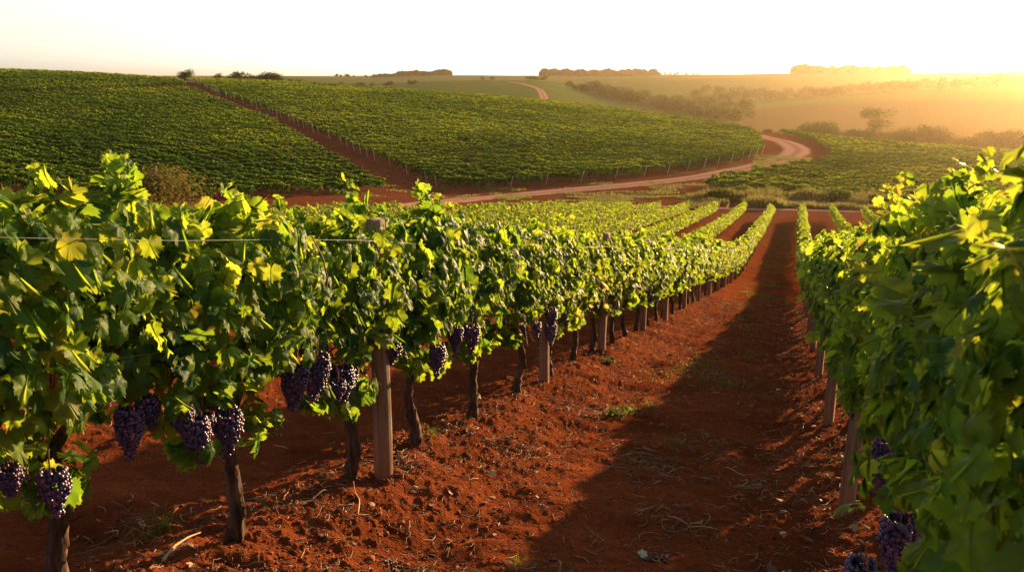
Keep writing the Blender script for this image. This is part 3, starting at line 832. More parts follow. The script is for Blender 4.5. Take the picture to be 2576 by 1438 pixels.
for i, y in enumerate([1.75] + POSTS_L):
    x = XL + (.17 if i == 1 else .08); y = y - (.27 if i == 1 else 0)
    o = mk('vineyard_post', pms[i % 3], M_POST, None, (x, y, H1(x, y)))
    o.rotation_euler = (random.uniform(-.015, .015), random.uniform(-.02, .02), random.uniform(-.15, .15) - .5)
    if i == 1: o.rotation_euler = (0, 0.0, -.46)
    tag(o, (['timber post hidden in the leaves at the left edge of the photo'] + PL_LAB)[i] if i < 6 else 'small timber post in the far part of the left row', 'post', 'timber posts of the left row')
POSTS_R = [5.25 * 1.0667, 8.6, 11.9, 15.3]
while POSTS_R[-1] < 100: POSTS_R.append(POSTS_R[-1] + 3.5)
for i, y in enumerate(POSTS_R):
    x = XR - .2
    o = mk('vineyard_post', pms[(i + 1) % 3], M_POST, None, (x, y, H1(x, y)))
    o.rotation_euler = (0, .03 if i == 0 else random.uniform(-.02, .02), -.3)
    tag(o, ['leaning timber post under the right row, lower half bare', 'second timber post of the right row, half hidden by leaves'][i] if i < 2 else 'small timber post deep under the leaves of the right row', 'post', 'timber posts of the right row')
def wire(x, h, lab, r=.0013, sag=.012):
    ys = np.arange(-1, 100, .8)
    z = macro(np.full_like(ys, x), ys) + .1 + h + sag * np.sin(ys * 1.8)
    v, f = tube(np.stack([np.full_like(ys, x), ys, z], 1), np.full(len(ys), r), 4, cap=False)
    tag(mk('trellis_wire', mesh_np('trellis_wire', v, f), M_WIRE), lab, 'wire', 'trellis wires')
wire(XL + .27, 1.42, 'upper trellis wire shining across the leaves of the left row')
wire(XL + .04, .80, 'low fruiting wire carrying the arms of the left row')
wire(XL + .22, .97, 'middle trellis wire just above the fruit of the left row')
wire(XR - .02, .80, 'low fruiting wire of the right row')

# ------------------------------------------------------------------ farther rows of the near field
def row_leaves(x, y, z, rg, szf, seed):
    pass
def proj_py(x, y, z):
    cx = x * math.cos(YAW) + y * math.sin(YAW); h = -x * math.sin(YAW) + y * math.cos(YAW)
    fwd = h * CP - z * SP; up = h * SP + z * CP
    return 1288 + FPX * cx / fwd, 719 - FPX * up / fwd
def row_end(X, target):
    for y in np.arange(60, 140, .5):
        z = float(macro(X, y)) + 1.8
        if proj_py(X, y, z)[1] < target: return y
    return 118
def near_row(X, y0, y1, seed, dens=1.0):
    rg = np.random.default_rng(seed); V = []; F = []; TI = []; b = 0
    a = y0
    while a < y1:
        bb = min(a + 6, y1); dist = math.hypot(X, a)
        lod = 1 if dist < 24 else 2
        sz = 1.1 if lod == 1 else min(1.5 + dist / 90, 2.4)
        n = int((bb - a) * 620 / (sz ** 2) * dens)
        P, Nn, T, Sz = canopy_points(rg, a, bb, n, [(rg.uniform(a, bb), rg.uniform(.05, .3), rg.normal(0, .1)) for _ in range(5)],
                                     [(0, yy + rg.normal(0, .1), .66, .18, 7) for yy in np.arange(a, bb, 1.2)], lowz=.62, halfw=.72, tall=-.08, phase=seed * 5.1)
        g = Hh(P[:, 0] + X, P[:, 1]); P = P + np.stack([np.full(len(P), X), np.zeros(len(P)), g], 1)
        v, f, ve, ti = leaves(lod, P, Nn, T, Sz * sz, np.clip(rg.normal(.5, .2, len(P)), 0, .93))
        V.append(v); F.append(f + b); TI.append(ti); b += len(v); a = bb
    o = mk('vine_row', mesh_np('vine_row', np.concatenate(V), np.concatenate(F), False, {'tint': np.concatenate(TI)}), M_LEAF_FAR)
    return o
ORD = ['second', 'third', 'fourth', 'fifth', 'sixth', 'seventh', 'eighth', 'ninth', 'tenth', 'eleventh', 'twelfth', 'thirteenth', 'fourteenth', 'fifteenth', 'sixteenth', 'seventeenth', 'eighteenth', 'nineteenth', 'twentieth']
for k in range(1, 20):
    X = XL - k * S_ROW
    y1 = row_end(X, 503 + (1.0 * max(0, k - 9)))
    y0 = max(2.0, 4 + k * 1.6)
    o = near_row(X, y0, y1, 40 + k, 1.0 if k < 6 else .8)
    tag(o, f'vine row running downhill to the track, {ORD[k-1]} row counted leftwards from the aisle', 'vine row', 'vine rows of the near field')
for k in range(1, 6):
    X = XR + k * S_ROW
    o = near_row(X, 6.0, row_end(X, 511 + 5 * (k - 1)), 80 + k, .8)
    tag(o, f'vine row behind the right front row, {ORD[k-1]} row counted rightwards from the aisle', 'vine row', 'vine rows of the near field')

# ------------------------------------------------------------------ hillside blocks, rows across the view
CY, SY = math.cos(YAW), math.sin(YAW)
def sw(p): return (p.x * CY + p.y * SY, -p.x * SY + p.y * CY)           # (across, forward)
def xy_of(s, w): return s * CY - w * SY, s * SY + w * CY
def hill_row(s0, s1, w, seed, rise=0.0, shade=0.0):
    rg = np.random.default_rng(seed); L = s1 - s0
    dm = math.hypot((s0 + s1) / 2, w)
    q = np.clip(.12 + dm * .0008, .17, .5)                             # leaf-clump size
    n = int(L * 4.6 / q ** 1.7 * (1.6 if w < 170 else 1.0))
    s = rg.uniform(s0, s1, n)
    plant = np.abs((s / 1.9 + 1.6 * vnoise(s * .22, s * 0 + seed * 1.7, seed) + seed * .37) % 1 - .5) * 2
    hn = 1.85 + .35 * vnoise(s * .7, s * 0 + seed, 3) + .55 * vnoise(s * .55, s * 0 + seed, 4) + .25 * vnoise(s * 1.7, s * 0 + seed, 5) - .16 * plant
    miss = vnoise(s * .45, s * 0 + seed * 3.3, 8) > .40
    hn = np.where(miss, hn * .72, hn)
    t = rg.random(n) ** .5; z = .38 + (hn - .38) * t
    off = np.clip(rg.normal(0, 1, n), -1.5, 1.5) * (.46 - .2 * t) + .25 * vnoise(s * .5, s * 0 + seed, 6)
    ww = w + off + rise * (s - s0)
    x, y = xy_of(s, ww)
    z = z + macro(x, y)
    sgn = np.sign(off)
    nn = np.stack([-SY * sgn, CY * sgn, .2 + 1.2 * t ** 2], 1) + rg.normal(0, .35, (n, 3))
    v, f, ve, ti = leaves(2, np.stack([x, y, z], 1), nn, rg.normal(0, 1, (n, 3)), np.full(n, q) * rg.uniform(.7, 1.25, n), np.clip(rg.normal(.20, .13, n) - shade + .35 * fbm(x * .02, y * .02, 3, 61) + .30 * vnoise(s * .15, s * 0 + seed, 19) + .55 * (1 - sstep(.02, .38, hn * (1 - t))), 0, 1))  # yellow young tips, dark old leaves below; tint also paints backlit rims and shade
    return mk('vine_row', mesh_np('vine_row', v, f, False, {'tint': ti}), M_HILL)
def poly_sw(gp): return [sw(p) for p in gp]
def spans(poly, w):
    xs = []
    for i in range(len(poly)):
        a, b = poly[i], poly[(i + 1) % len(poly)]
        if (a[1] - w) * (b[1] - w) < 0: xs.append(a[0] + (w - a[1]) / (b[1] - a[1]) * (b[0] - a[0]))
    xs.sort(); return list(zip(xs[::2], xs[1::2]))
G = ground_at
centre = poly_sw([G(1150, 484), G(1305, 470), G(1430, 459), G(1530, 451), G(1640, 440), G(1745, 427), G(1850, 408), G(1908, 392), G(1922, 370), at(1915, 268), at(1850, 325),
                  at(1700, 365), at(1500, 405), at(1300, 425), at(1100, 450), at(900, 480), at(700, 500), at(520, 500), at(468, 470), G(560, 243), G(670, 279), G(700, 292), G(780, 327), G(905, 383), G(1010, 430)])
left_low = poly_sw([G(985, 484), G(640, 500), G(400, 508), G(200, 503), G(0, 487), at(-350, 122), at(-350, 270), G(0, 250), G(230, 240), G(480, 228), G(545, 256), G(610, 284), G(665, 302), G(760, 354), G(890, 436)])
left_up = poly_sw([at(-350, 284), G(0, 241), G(230, 231.5), G(470, 219.5), at(452, 415), at(440, 470), at(225, 500), at(0, 500), at(-350, 500)])
right_b = poly_sw([G(1770, 478), G(1900, 492), G(2090, 506), G(2290, 518), G(2576, 532), at(3000, 128), at(3000, 285), at(2576, 282), at(2300, 288), at(2100, 300), at(1960, 318), at(1885, 330), G(1950, 336), G(2050, 362), G(2098, 395), G(2080, 412), G(1985, 432), G(1890, 445), G(1800, 462)])
row_ends = {'c': [], 'r': []}
def block(poly, name, step, seed, group, labels, minlen=3.0):
    ws = [p[1] for p in poly]; w = min(ws) + 2.0; k = 0
    while w < max(ws):
        for (s0, s1) in spans(poly, w):
            if s1 - s0 > minlen + (2 if name == 'centre' else 0):
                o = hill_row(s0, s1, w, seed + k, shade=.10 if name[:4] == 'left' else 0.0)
                tag(o, labels[k] if k < len(labels) else labels[-1], 'vine row', group)
                row_ends.setdefault(name, []).append((s0, s1, w)); k += 1
        w += step
    return k
nrow = 0
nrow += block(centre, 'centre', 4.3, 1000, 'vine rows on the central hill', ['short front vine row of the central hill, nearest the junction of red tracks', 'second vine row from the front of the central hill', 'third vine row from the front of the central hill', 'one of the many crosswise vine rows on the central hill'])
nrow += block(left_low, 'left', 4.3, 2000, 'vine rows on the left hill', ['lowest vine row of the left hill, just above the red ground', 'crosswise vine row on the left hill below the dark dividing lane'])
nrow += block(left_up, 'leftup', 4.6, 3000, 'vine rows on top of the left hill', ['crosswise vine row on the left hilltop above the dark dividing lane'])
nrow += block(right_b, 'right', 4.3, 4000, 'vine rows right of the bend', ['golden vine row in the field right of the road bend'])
print('hill rows', nrow)
# pale stakes at the row ends
def stake_mesh():
    t = np.linspace(0, 1, 4)
    return mesh_np('row_stake', *join([tube(np.stack([0 * t, 0 * t, -.2 + 2.25 * t], 1), .06 - .012 * t, 6)]))
SM = stake_mesh()
def stake(s, w, lean, lab, grp, sc=1.0):
    x, y = xy_of(s, w); o = mk('row_stake', SM, M_WOODFAR, None, (x, y, float(macro(x, y))))
    o.rotation_euler = (0, lean, YAW); o.scale = (sc, sc, random.uniform(.92, 1.08))
    tag(o, lab, 'stake', grp)
for i, (s0, s1, w) in enumerate(row_ends['centre']):
    if w < 420 and random.random() < .75:
        stake(s0 - .7, w, -.12, 'foremost pale stake at the left end of the first row of the central hill' if i == 0 else 'thin pale stake ending a vine row beside the red track up the hill', 'stakes along the red track', .8 + max(0, (w - 150) / 500))
    if w < 215 and s1 - s0 > 8:
        stake(s1 + .5, w, .25, 'pale stake leaning outwards at a row end beside the curving road', 'stakes along the road')
for i, (s0, s1, w) in enumerate(row_ends['left'][:2]): stake(s1 + .6, w, .2, 'pale stake at the lower right tip of the left hill vineyard', 'stakes at the left hill tip')

# ------------------------------------------------------------------ trees
def tree_meshes(seed, H, W, n, q, style='round', trunk_h=.3):
    rg = np.random.default_rng(seed); lobes = []
    for _ in range(16 if style != 'tall' else 7):
        a = rg.random() * 2 * np.pi; rr = rg.random() ** .6
        if style == 'flat': up = len(lobes) % 2; c = (rr * W * (.4 if up else .28) * math.cos(a), rr * W * (.4 if up else .28) * math.sin(a), H * (rg.uniform(.76, .86) if up else rg.uniform(.35, .65))); r = (W * .2, W * .2, H * .13)
        elif style == 'tall': c = (rr * W * .22 * math.cos(a), rr * W * .22 * math.sin(a), H * rg.uniform(.35, .85)); r = (W * .25, W * .25, H * .16)
        else: c = (rr * W * .3 * math.cos(a), rr * W * .3 * math.sin(a), H * (trunk_h + rg.uniform(.12, .48))); r = (W * .25, W * .25, H * .2)
        lobes.append((np.array(c), np.array(r) * rg.uniform(.75, 1.2)))
    per = n // len(lobes); P = []; Nn = []
    for c, r in lobes:
        g = norm(rg.normal(0, 1, (per, 3))); P.append(c + g * r * rg.uniform(.55, 1.08, (per, 1))); Nn.append(g + rg.normal(0, .5, (per, 3)))
    P = np.concatenate(P); Nn = np.concatenate(Nn)
    v, f, ve, ti = leaves(2, P, Nn, rg.normal(0, 1, P.shape), rg.uniform(.6, 1.3, len(P)) * q, np.clip(rg.normal(.5, .25, len(P)), 0, 1))
    crown = mesh_np('crown', v, f, False, {'tint': ti})
    parts = []; t = np.linspace(0, 1, 6); hh = H * .6
    parts.append(tube(np.stack([.02 * H * np.sin(t * 3), .015 * H * np.sin(t * 4), -1 + (hh + 1) * t], 1), H * .028 * (1.2 - t * .8), 7))
    for c, r in lobes[:6]:
        b = np.array([0, 0, H * rg.uniform(.2, .45)]); parts.append(tube(b[None] * (1 - t[:, None]) + c[None] * t[:, None], H * .012 * (1.2 - t), 5))
    return crown, mesh_np('trunk', *join(parts), smooth=True)
TREES = {}
for k in range(5): TREES['far', k] = tree_meshes(50 + k, 10, 11, 460, .75, 'round', .12)
TREES['lone', 0] = tree_meshes(60, 10, 13.5, 3800, .34, 'round', .22)
for k in range(3): TREES['near', k] = tree_meshes(62 + k, 11, 13, 2600, .42, 'round', .08)
TREES['flat', 0] = tree_meshes(66, 16, 14, 2200, .42, 'flat')
TREES['tall', 0] = tree_meshes(67, 14, 9, 1500, .9, 'tall')
def tree(kind, k, p, sc, lab, grp=None, name='tree', squash=1.0):
    c, t = TREES[kind, k]; r = empty(name, (p.x, p.y, p.z - .2), random.uniform(0, 6.28)); r.scale = (sc * squash, sc * squash, sc)
    mk('crown', c, M_TREE, r); mk('trunk', t, M_TRUNK, r)
    return tag(r, lab, 'tree', grp)
tree('lone', 0, at(474, 462), .66, 'lone round tree standing on the crest where the red track meets the sky')
for (px, d, h, kk) in [(px_, 600 - (px_ - 560) * .2, h_ * .66, k_) for px_, d_, h_, k_ in [(560, 900, 6, 0), (590, 1000, 5, 1), (602, 1000, 7, 2), (622, 1000, 5, 3), (638, 950, 6, 4), (652, 950, 5.5, 0), (668, 950, 6, 1), (682, 950, 7, 2), (694, 950, 7, 3), (706, 950, 6, 4), (735, 900, 4, 0), (757, 900, 4, 1)]]:
    p = at(px, d); p.z = z_of(212 if px < 720 else 214, d, rel_of(px)); p.z = max(p.z, float(macro(p.x, p.y)))
    tree('far', kk, Vector((p.x, p.y, float(macro(p.x, p.y)))), h / 10 * 2.5, 'small dusky tree in the line behind the crest right of the lone tree', 'trees behind the crest')
for px in (780, 800, 830, 848, 862, 905, 915, 940, 972, 978, 985, 1035, 1045):
    tree('far', random.randrange(5), at(px, 1010 if px > 850 else 960), random.uniform(.6, .95), 'small dark bush tree along the field edge in front of the left plantation', 'field edge trees')
for px in (853, 862, 875, 880, 893, 925, 938, 952, 965, 1000):
    tree('far', random.randrange(5), at(px, 2050), random.uniform(.7, 1.3), 'small distant tree on the skyline left of the long plantations', 'skyline trees on the left')
for px in (1215, 1240, 1325, 1335, 1345, 1352, 1362, 1370):
    tree('far', random.randrange(5), at(px, 1170), random.uniform(.5, .85), 'small dark tree on the crest of the pale green hill', 'trees on the pale green crest')
for px in (1655, 1668, 1682, 1694, 1702, 1722, 1738, 1750):
    tree('far', random.randrange(5), at(px, 2100), random.uniform(.7, 1.2), 'small hazy tree on the skyline between the two right plantations', 'skyline trees on the right')
for i in range(130):                                                     # gully below the pale green hill
    t = (i + random.random()) / 130
    px = 1425 + 430 * t + random.uniform(-30, 60) * t; d = 1060 - 330 * t + random.uniform(-1, 1) * (25 + 90 * t)
    tree('far', i % 5, at(px, d), random.uniform(.8, 1.6) * (1 if t > .1 else .55), 'hazy tree in the wooded gully below the pale green hill', 'trees in the near gully')
for i in range(88):                                                     # gully behind the golden hill
    t = (i + random.random()) / 88
    px = 1740 + 960 * t; d = 1060 + random.uniform(-60, 150)
    tree('far', i % 5, at(px, d), random.uniform(1.0, 1.8), 'glowing hazy tree in the wooded gully behind the golden hill', 'trees in the far gully')
for px, d, h in [(1764, 560, .42), (1783, 545, .62), (1812, 540, .38), (1845, 520, .62), (1862, 510, .3), (1882, 500, .6), (1905, 490, .35), (1935, 470, .5), (1955, 465, .4), (1975, 460, .35)]:
    tree('near', random.randrange(3), at(px, d), h, 'small rounded tree just behind the crest left of the road bend', 'small trees behind the crest')
for px, d, s, lab in [(2030, 460, .75, 'low round tree at the left end of the valley trees'), (2062, 450, 1.0, 'broad round tree left of the flat crowned tree in the valley'), (2092, 440, .8, 'round tree between the broad tree and the flat crowned tree'),
                      (2150, 440, .75, 'low tree under the left side of the flat crowned tree'), (2180, 440, .8, 'leafy tree directly under the flat crowned tree'), (2240, 430, .8, 'low tree right of the flat crowned tree'),
                      (2290, 420, 1.0, 'large round tree in the golden glow'), (2330, 415, 1.15, 'largest round tree in the golden glow'), (2375, 410, 1.0, 'round tree right of the largest valley tree'),
                      (2420, 400, .7, 'low valley tree behind the far end of the golden vine field'), (2460, 400, .75, 'second to last valley tree toward the right edge'), (2510, 395, 1.0, 'valley tree glowing at the right edge of the photo'), (2560, 395, 1.0, 'rightmost valley tree, washed out by the sun')]:
    tree('near', random.randrange(3), at(px, d), s * 1.3, lab, 'valley trees in the glow')
tree('flat', 0, at(2207, 450), 1.15, 'tall tree with a flat spreading crown rising above the valley trees')
def plantation(px0, px1, d, h, lab, seed, tail=0):
    rg = np.random.default_rng(seed); a, b = at(px0, d), at(px1, d); L = (a - b).length; n = int(L * 75)
    t = rg.random(n); dep = rg.uniform(0, 40, n)
    u = norm(np.array([[a.x, a.y]]))[0]
    x = a.x + (b.x - a.x) * t + u[0] * dep; y = a.y + (b.y - a.y) * t + u[1] * dep
    crown = h * (1 + .30 * vnoise(t * L / 22, dep * 0, seed) + .34 * vnoise(t * L / 7, dep * 0, seed + 1) + .2 * vnoise(t * L / 5, dep / 9, seed + 2)) * (.55 + .45 * sstep(0, .04, np.minimum(t, 1 - t) + .02 * rg.random(n)))
    z = macro(x, y) + crown * (.0 + 1.0 * rg.random(n) ** .85)
    v, f, ve, ti = leaves(2, np.stack([x, y, z], 1), rg.normal(0, 1, (n, 3)), rg.normal(0, 1, (n, 3)), rg.uniform(1.6, 2.9, n), np.clip(rg.normal(.3, .2, n), 0, 1))
    tag(mk('plantation', mesh_np('plantation', v, f, False, {'tint': ti}), M_TREE), lab, 'woodland', kind='stuff')
plantation(998, 1140, 2150, 12, 'long level plantation of trees on the skyline, left one of three', 1)
plantation(942, 1000, 2120, 7, 'lower plantation step joining the left skyline wood', 4)
plantation(1355, 1655, 2050, 14, 'long level plantation of trees on the skyline, middle one of three', 2)
plantation(1980, 2282, 1900, 15, 'orange lit plantation of trees on the skyline, right one of three', 3)

# ------------------------------------------------------------------ shrubs, tall grass
def shrub(px, d, H, W, lab, mat, seed, grp='shrubs beside the field track'):
    crown, tr = tree_meshes(seed, H, W, 5000, .2 if d < 200 else .3, 'round', .0)
    r = empty('shrub', at(px, d), 0); mk('crown', crown, mat, r); mk('trunk', tr, M_TRUNK, r)
    tag(r, lab, 'shrub', grp)
shrub(378, 100, 7.6, 11.0, 'big olive brown bush below the left hill, behind the left row leaves', M_BUSH, 71, None)
SHL = ['dark round shrub at the left tip of the grassy bank', 'second shrub of the grassy bank, above the end of a vine row', 'shrub in the grassy bank above the aisle end', 'shrub in the middle of the grassy bank', 'shrub among tall grass above the right row', 'last shrub of the grassy bank toward the right']
for i, (px, d, h, w) in enumerate([(1822, 131, 2.2, 3.2), (1872, 138, 2.0, 3.0), (1945, 136, 2.2, 3.8), (2050, 133, 2.2, 3.6), (2130, 130, 2.4, 3.4), (2240, 128, 2.0, 3.2)]):
    shrub(px, d, h * 1.25, w * 1.3, SHL[i], M_WEED if i % 2 else M_HILL, 80 + i)
def blades(x, y, z, h, w, rg, name, mat, lean=.3, tl=.5, ts=.25):
    n = len(x); a = rg.uniform(0, 2 * np.pi, n); l = rg.normal(0, lean, (n, 2)) * h[:, None]
    dx = np.cos(a) * w / 2; dy = np.sin(a) * w / 2
    b = np.stack([x, y, z], 1); o = np.stack([dx, dy, 0 * dx], 1); m = np.stack([l[:, 0] * .35, l[:, 1] * .35, h * .6], 1); t = np.stack([l[:, 0], l[:, 1], h], 1)
    V = np.stack([b - o, b + o, b + m + o * .7, b + m - o * .7, b + t], 1).reshape(-1, 3); k = (np.arange(n) * 5)[:, None]
    f4 = k + np.array([[0, 1, 2, 3]]); f3 = k + np.array([[3, 2, 4]])
    return mesh_np(name, V, [f4, f3], False, {'tint': np.repeat(np.clip(rg.normal(tl, ts, n), 0, 1), 5)})
def scatter_px(n, rg, p0, p1, d0, d1, seed, thr=-1):
    px = rg.uniform(p0, p1, n * 3); d = rg.uniform(d0, d1, n * 3)
    az = np.arctan((px - 1288) / (FPX * CP + 419 * SP)) - YAW
    x = d * np.sin(az); y = d * np.cos(az); k = fbm(x * .25, y * .25, 3, seed) > thr
    return x[k][:n], y[k][:n]
rg = np.random.default_rng(5)
x, y = scatter_px(26000, rg, 1735, 2700, 120, 133, 3, -.12)
hh = (.8 + 2.6 * np.clip(fbm(x * .22, y * .22, 3, 9) + .2, 0, 1)) * rg.uniform(.5, 1, len(x))
tag(mk('tall_grass', blades(x, y, macro(x, y) - .05, hh, np.full(len(x), .10), rg, 'tall_grass', M_GRASS, .18, .62, .24), M_GRASS), 'feathery tall grass on the bank behind the field track', 'grass', kind='stuff')
x, y = scatter_px(14000, rg, 1250, 1760, 118, 140, 13, .10)
x2, y2 = scatter_px(9000, rg, 1900, 2110, 178, 215, 14, .0)
x3, y3 = scatter_px(5000, rg, 560, 700, 240, 300, 15, .05)
x4, y4 = scatter_px(9000, rg, 900, 1800, 135, 165, 16, .18)
x = np.concatenate([x, x2, x3, x4]); y = np.concatenate([y, y2, y3, y4]); dd = np.hypot(x, y)
tag(mk('verge_grass', blades(x, y, macro(x, y) - .03, rg.uniform(.12, .38, len(x)), dd * .0007, rg, 'verge_grass', M_GRASS, .35, .5, .25), M_GRASS), 'short weedy grass in patches along the dirt road', 'grass', kind='stuff')
# grass in the aisle
xs = []; ys = []
for _ in range(38):
    cy = 7 + 85 * random.random() ** 1.2; cx = -.98 + random.gauss(0, .38); n = random.randint(30, 120); r = random.uniform(.08, .35) * (1 + cy / 30)
    xs.append(cx + R.normal(0, r * .6, n)); ys.append(cy + R.normal(0, r * 1.4, n))
x = np.concatenate(xs); y = np.concatenate(ys); dd = np.hypot(x, y)
tag(mk('aisle_grass', blades(x, y, Hh(x, y) - .01, rg.uniform(.03, .10, len(x)), .004 + dd * .0004, rg, 'aisle_grass', M_WEED, .6, .4, .25), M_WEED), 'sparse green grass growing down the middle of the red aisle', 'grass', kind='stuff')

# ------------------------------------------------------------------ litter on the soil
def litter_xy(n, rg, ymax, bias):
    y = 2.3 + (ymax - 2.3) * rg.random(n) ** 1.8
    c = rg.choice(len(bias), n, p=[b[2] for b in bias]); b = np.array([[q[0], q[1]] for q in bias])[c]
    return rg.normal(b[:, 0], b[:, 1]), y
BIAS = [(-2.35, .35, .24), (-1.75, .25, .14), (-.98, .7, .20), (.25, .3, .20), (-4.2, 1.2, .14), (.5, .2, .08)]
def straws(n, ymax, seed, lo, hi, rad, name, bias=BIAS, clusters=None):
    rg = np.random.default_rng(seed)
    if clusters:
        X = []; Y = []
        for cx, cy, r, k in clusters: X.append(rg.normal(cx, r, k)); Y.append(rg.normal(cy, r * 1.2, k))
        x = np.concatenate(X); y = np.concatenate(Y); n = len(x)
    else: x, y = litter_xy(n, rg, ymax, bias)
    L = rg.uniform(lo, hi, n) * (.5 + rg.random(n)); a = rg.uniform(0, 2 * np.pi, n); bend = rg.normal(0, .85, n)
    K = 5; V = np.zeros((n, K, 3, 3)); t = np.linspace(-.5, .5, K)
    lift = rg.uniform(0, .035, n) * (L / .2); r = rad * rg.uniform(.6, 1.6, n) * (1 + np.hypot(x, y) * .05)
    px = np.zeros((n, K)); py = np.zeros((n, K))
    for k in range(K):
        ang = a + bend * t[k]
        px[:, k] = x + np.cos(ang) * L * t[k]; py[:, k] = y + np.sin(ang) * L * t[k]
    pz = Hh(px.ravel(), py.ravel()).reshape(n, K); pz = .5 * pz + .5 * pz.mean(1, keepdims=True) + r[:, None] * .9
    pz += lift[:, None] * (1 - 4 * t[None] ** 2) * (rg.random((n, 1)) < .5) + rg.normal(0, .006, (n, K))
    for k in range(K):
        ang = a + bend * t[k]; nx, ny = -np.sin(ang), np.cos(ang); rk = r * (1 if 0 < k < K - 1 else .5)
        for j, (u, w) in enumerate(((-.9, -.5), (.9, -.5), (0, 1))):
            V[:, k, j, 0] = px[:, k] + nx * rk * u; V[:, k, j, 1] = py[:, k] + ny * rk * u; V[:, k, j, 2] = pz[:, k] + rk * w
    V = V.reshape(-1, 3); b = (np.arange(n) * K * 3)[:, None]; F = []
    for k in range(K - 1):
        for j in range(3):
            j2 = (j + 1) % 3; F.append(b + np.array([[k * 3 + j, k * 3 + j2, k * 3 + 3 + j2, k * 3 + 3 + j]]))
    return mesh_np(name, V, np.concatenate(F), False, {'tint': np.repeat(np.clip(rg.normal(.5, .28, n), 0, 1), K * 3)})
tag(mk('dry_straw', straws(15000, 30, 1, .02, .12, .0017, 'dry_straw'), M_STRAW), 'dry straw and tendrils scattered over the red soil', 'straw', kind='stuff')
PX2 = lambda px, py: (lambda p: (p.x, p.y))(ground_at(px, py, 1.0))
TW = [((330, 1280), .16, 60), ((740, 1265), .16, 90), ((990, 1400), .16, 80), ((1000, 1185), .14, 60), ((1310, 1110), .16, 70), ((1480, 1000), .2, 70), ((1370, 1415), .14, 70), ((1640, 1130), .2, 110),
      ((1800, 1100), .2, 60), ((1700, 1270), .13, 70), ((1790, 920), .3, 70), ((1900, 1180), .15, 50), ((2100, 1230), .2, 60), ((1130, 1080), .2, 60), ((300, 1000), .4, 120)]
tag(mk('dry_twigs', straws(0, 0, 2, .06, .20, .0021, 'dry_twigs', clusters=[(*PX2(*q), r, k) for q, r, k in TW]), M_STRAW), 'tangled dry twigs and vine prunings lying in bunches on the soil', 'twigs', kind='stuff')
# clods
def clods(n, ymax, seed):
    rg = np.random.default_rng(seed); x, y = litter_xy(n, rg, ymax, [(-2.4, .4, .34), (-1.0, .8, .26), (.35, .35, .3), (-4.4, 1.2, .10)])
    iv, jf = ICO1; s = rg.uniform(.003, .013, n) * (1 + 1.2 * (rg.random(n) < .015))
    jit = 1 + .22 * rg.normal(0, 1, (n, len(iv), 1)); v = iv[None] * jit * s[:, None, None] * np.array([1, 1, .7])
    v = v + np.stack([x, y, Hh(x, y) + s * .25], 1)[:, None, :]
    f = jf[None] + (np.arange(n) * len(iv))[:, None, None]
    return mesh_np('soil_clods', v.reshape(-1, 3), f.reshape(-1, 3), False)
tag(mk('soil_clods', clods(6500, 16, 3), M_CLOD), 'loose crumbs and clods of red soil', 'soil', kind='stuff')
# fallen leaves
def fallen(n, seed):
    rg = np.random.default_rng(seed); x, y = litter_xy(n, rg, 24, [(-2.1, .4, .4), (-.9, .7, .2), (.2, .35, .3), (-4.2, 1.0, .10)])
    nn = np.stack([rg.normal(0, .5, n), rg.normal(0, .5, n), np.ones(n)], 1)
    v, f, ve, ti = leaves(1, np.stack([x, y, Hh(x, y) + .012], 1), nn, rg.normal(0, 1, (n, 3)), rg.uniform(.014, .04, n), np.clip(rg.normal(.36, .22, n), 0, .9))
    return mesh_np('fallen_leaves', v, f, False, {'tint': ti})
tag(mk('fallen_leaves', fallen(380, 4), M_DEAD), 'small curled dead leaves scattered on the soil', 'leaves', kind='stuff')
# one pale leaf, a few fallen grape heaps, sticks
def one_leaf(px, py, s, tint, lab):
    a, b = PX2(px, py); v, f, ve, ti = leaves(0, np.array([[0, 0, 0.]]), np.array([[.1, -.45, .85]]), np.array([[.6, .7, .1]]), np.array([s]), np.array([tint]))
    tag(mk('fallen_leaf', mesh_np('fallen_leaf', v, f, True, {'tint': ti}), M_DEAD, None, (a, b, H1(a, b) + .025)), lab, 'leaf')
one_leaf(1616, 1335, .036, 1.0, 'pale green white leaf lying alone on the aisle soil near the bottom')
one_leaf(1235, 1160, .04, .9, 'crumpled yellowish leaf at the foot of the left berm')
def heap(px, py, n, r, seed, lab):
    rg = np.random.default_rng(seed); a, b = PX2(px, py); V = []; F = []; TI = []; o = 0; iv, jf = ICO2
    for _ in range(n):
        x = a + np.clip(rg.normal(0, r), -r, r); y = b + np.clip(rg.normal(0, r), -r, r); s = rg.uniform(.007, .0105)
        V.append(iv * s * [1, 1, .85] + [x, y, H1(x, y) + s * .7]); F.append(jf + o); TI.append(np.full(len(iv), np.clip(rg.normal(.7, .25), 0, 1))); o += len(iv)
    tag(mk('fallen_grapes', mesh_np('fallen_grapes', np.concatenate(V), np.concatenate(F), True, {'tint': np.concatenate(TI)}), M_SHRIV), lab, 'grapes', 'heaps of fallen grapes')
heap(1655, 1345, 55, .055, 1, 'loose heap of shrivelled grapes near the pale leaf on the aisle')
heap(1388, 1360, 14, .02, 2, 'few pink fallen grapes left of the heap on the aisle')
heap(985, 1370, 30, .045, 3, 'shrivelled fallen grapes among twigs on the left berm')
heap(1180, 1085, 14, .03, 4, 'fallen grapes below the vine right of the big post')
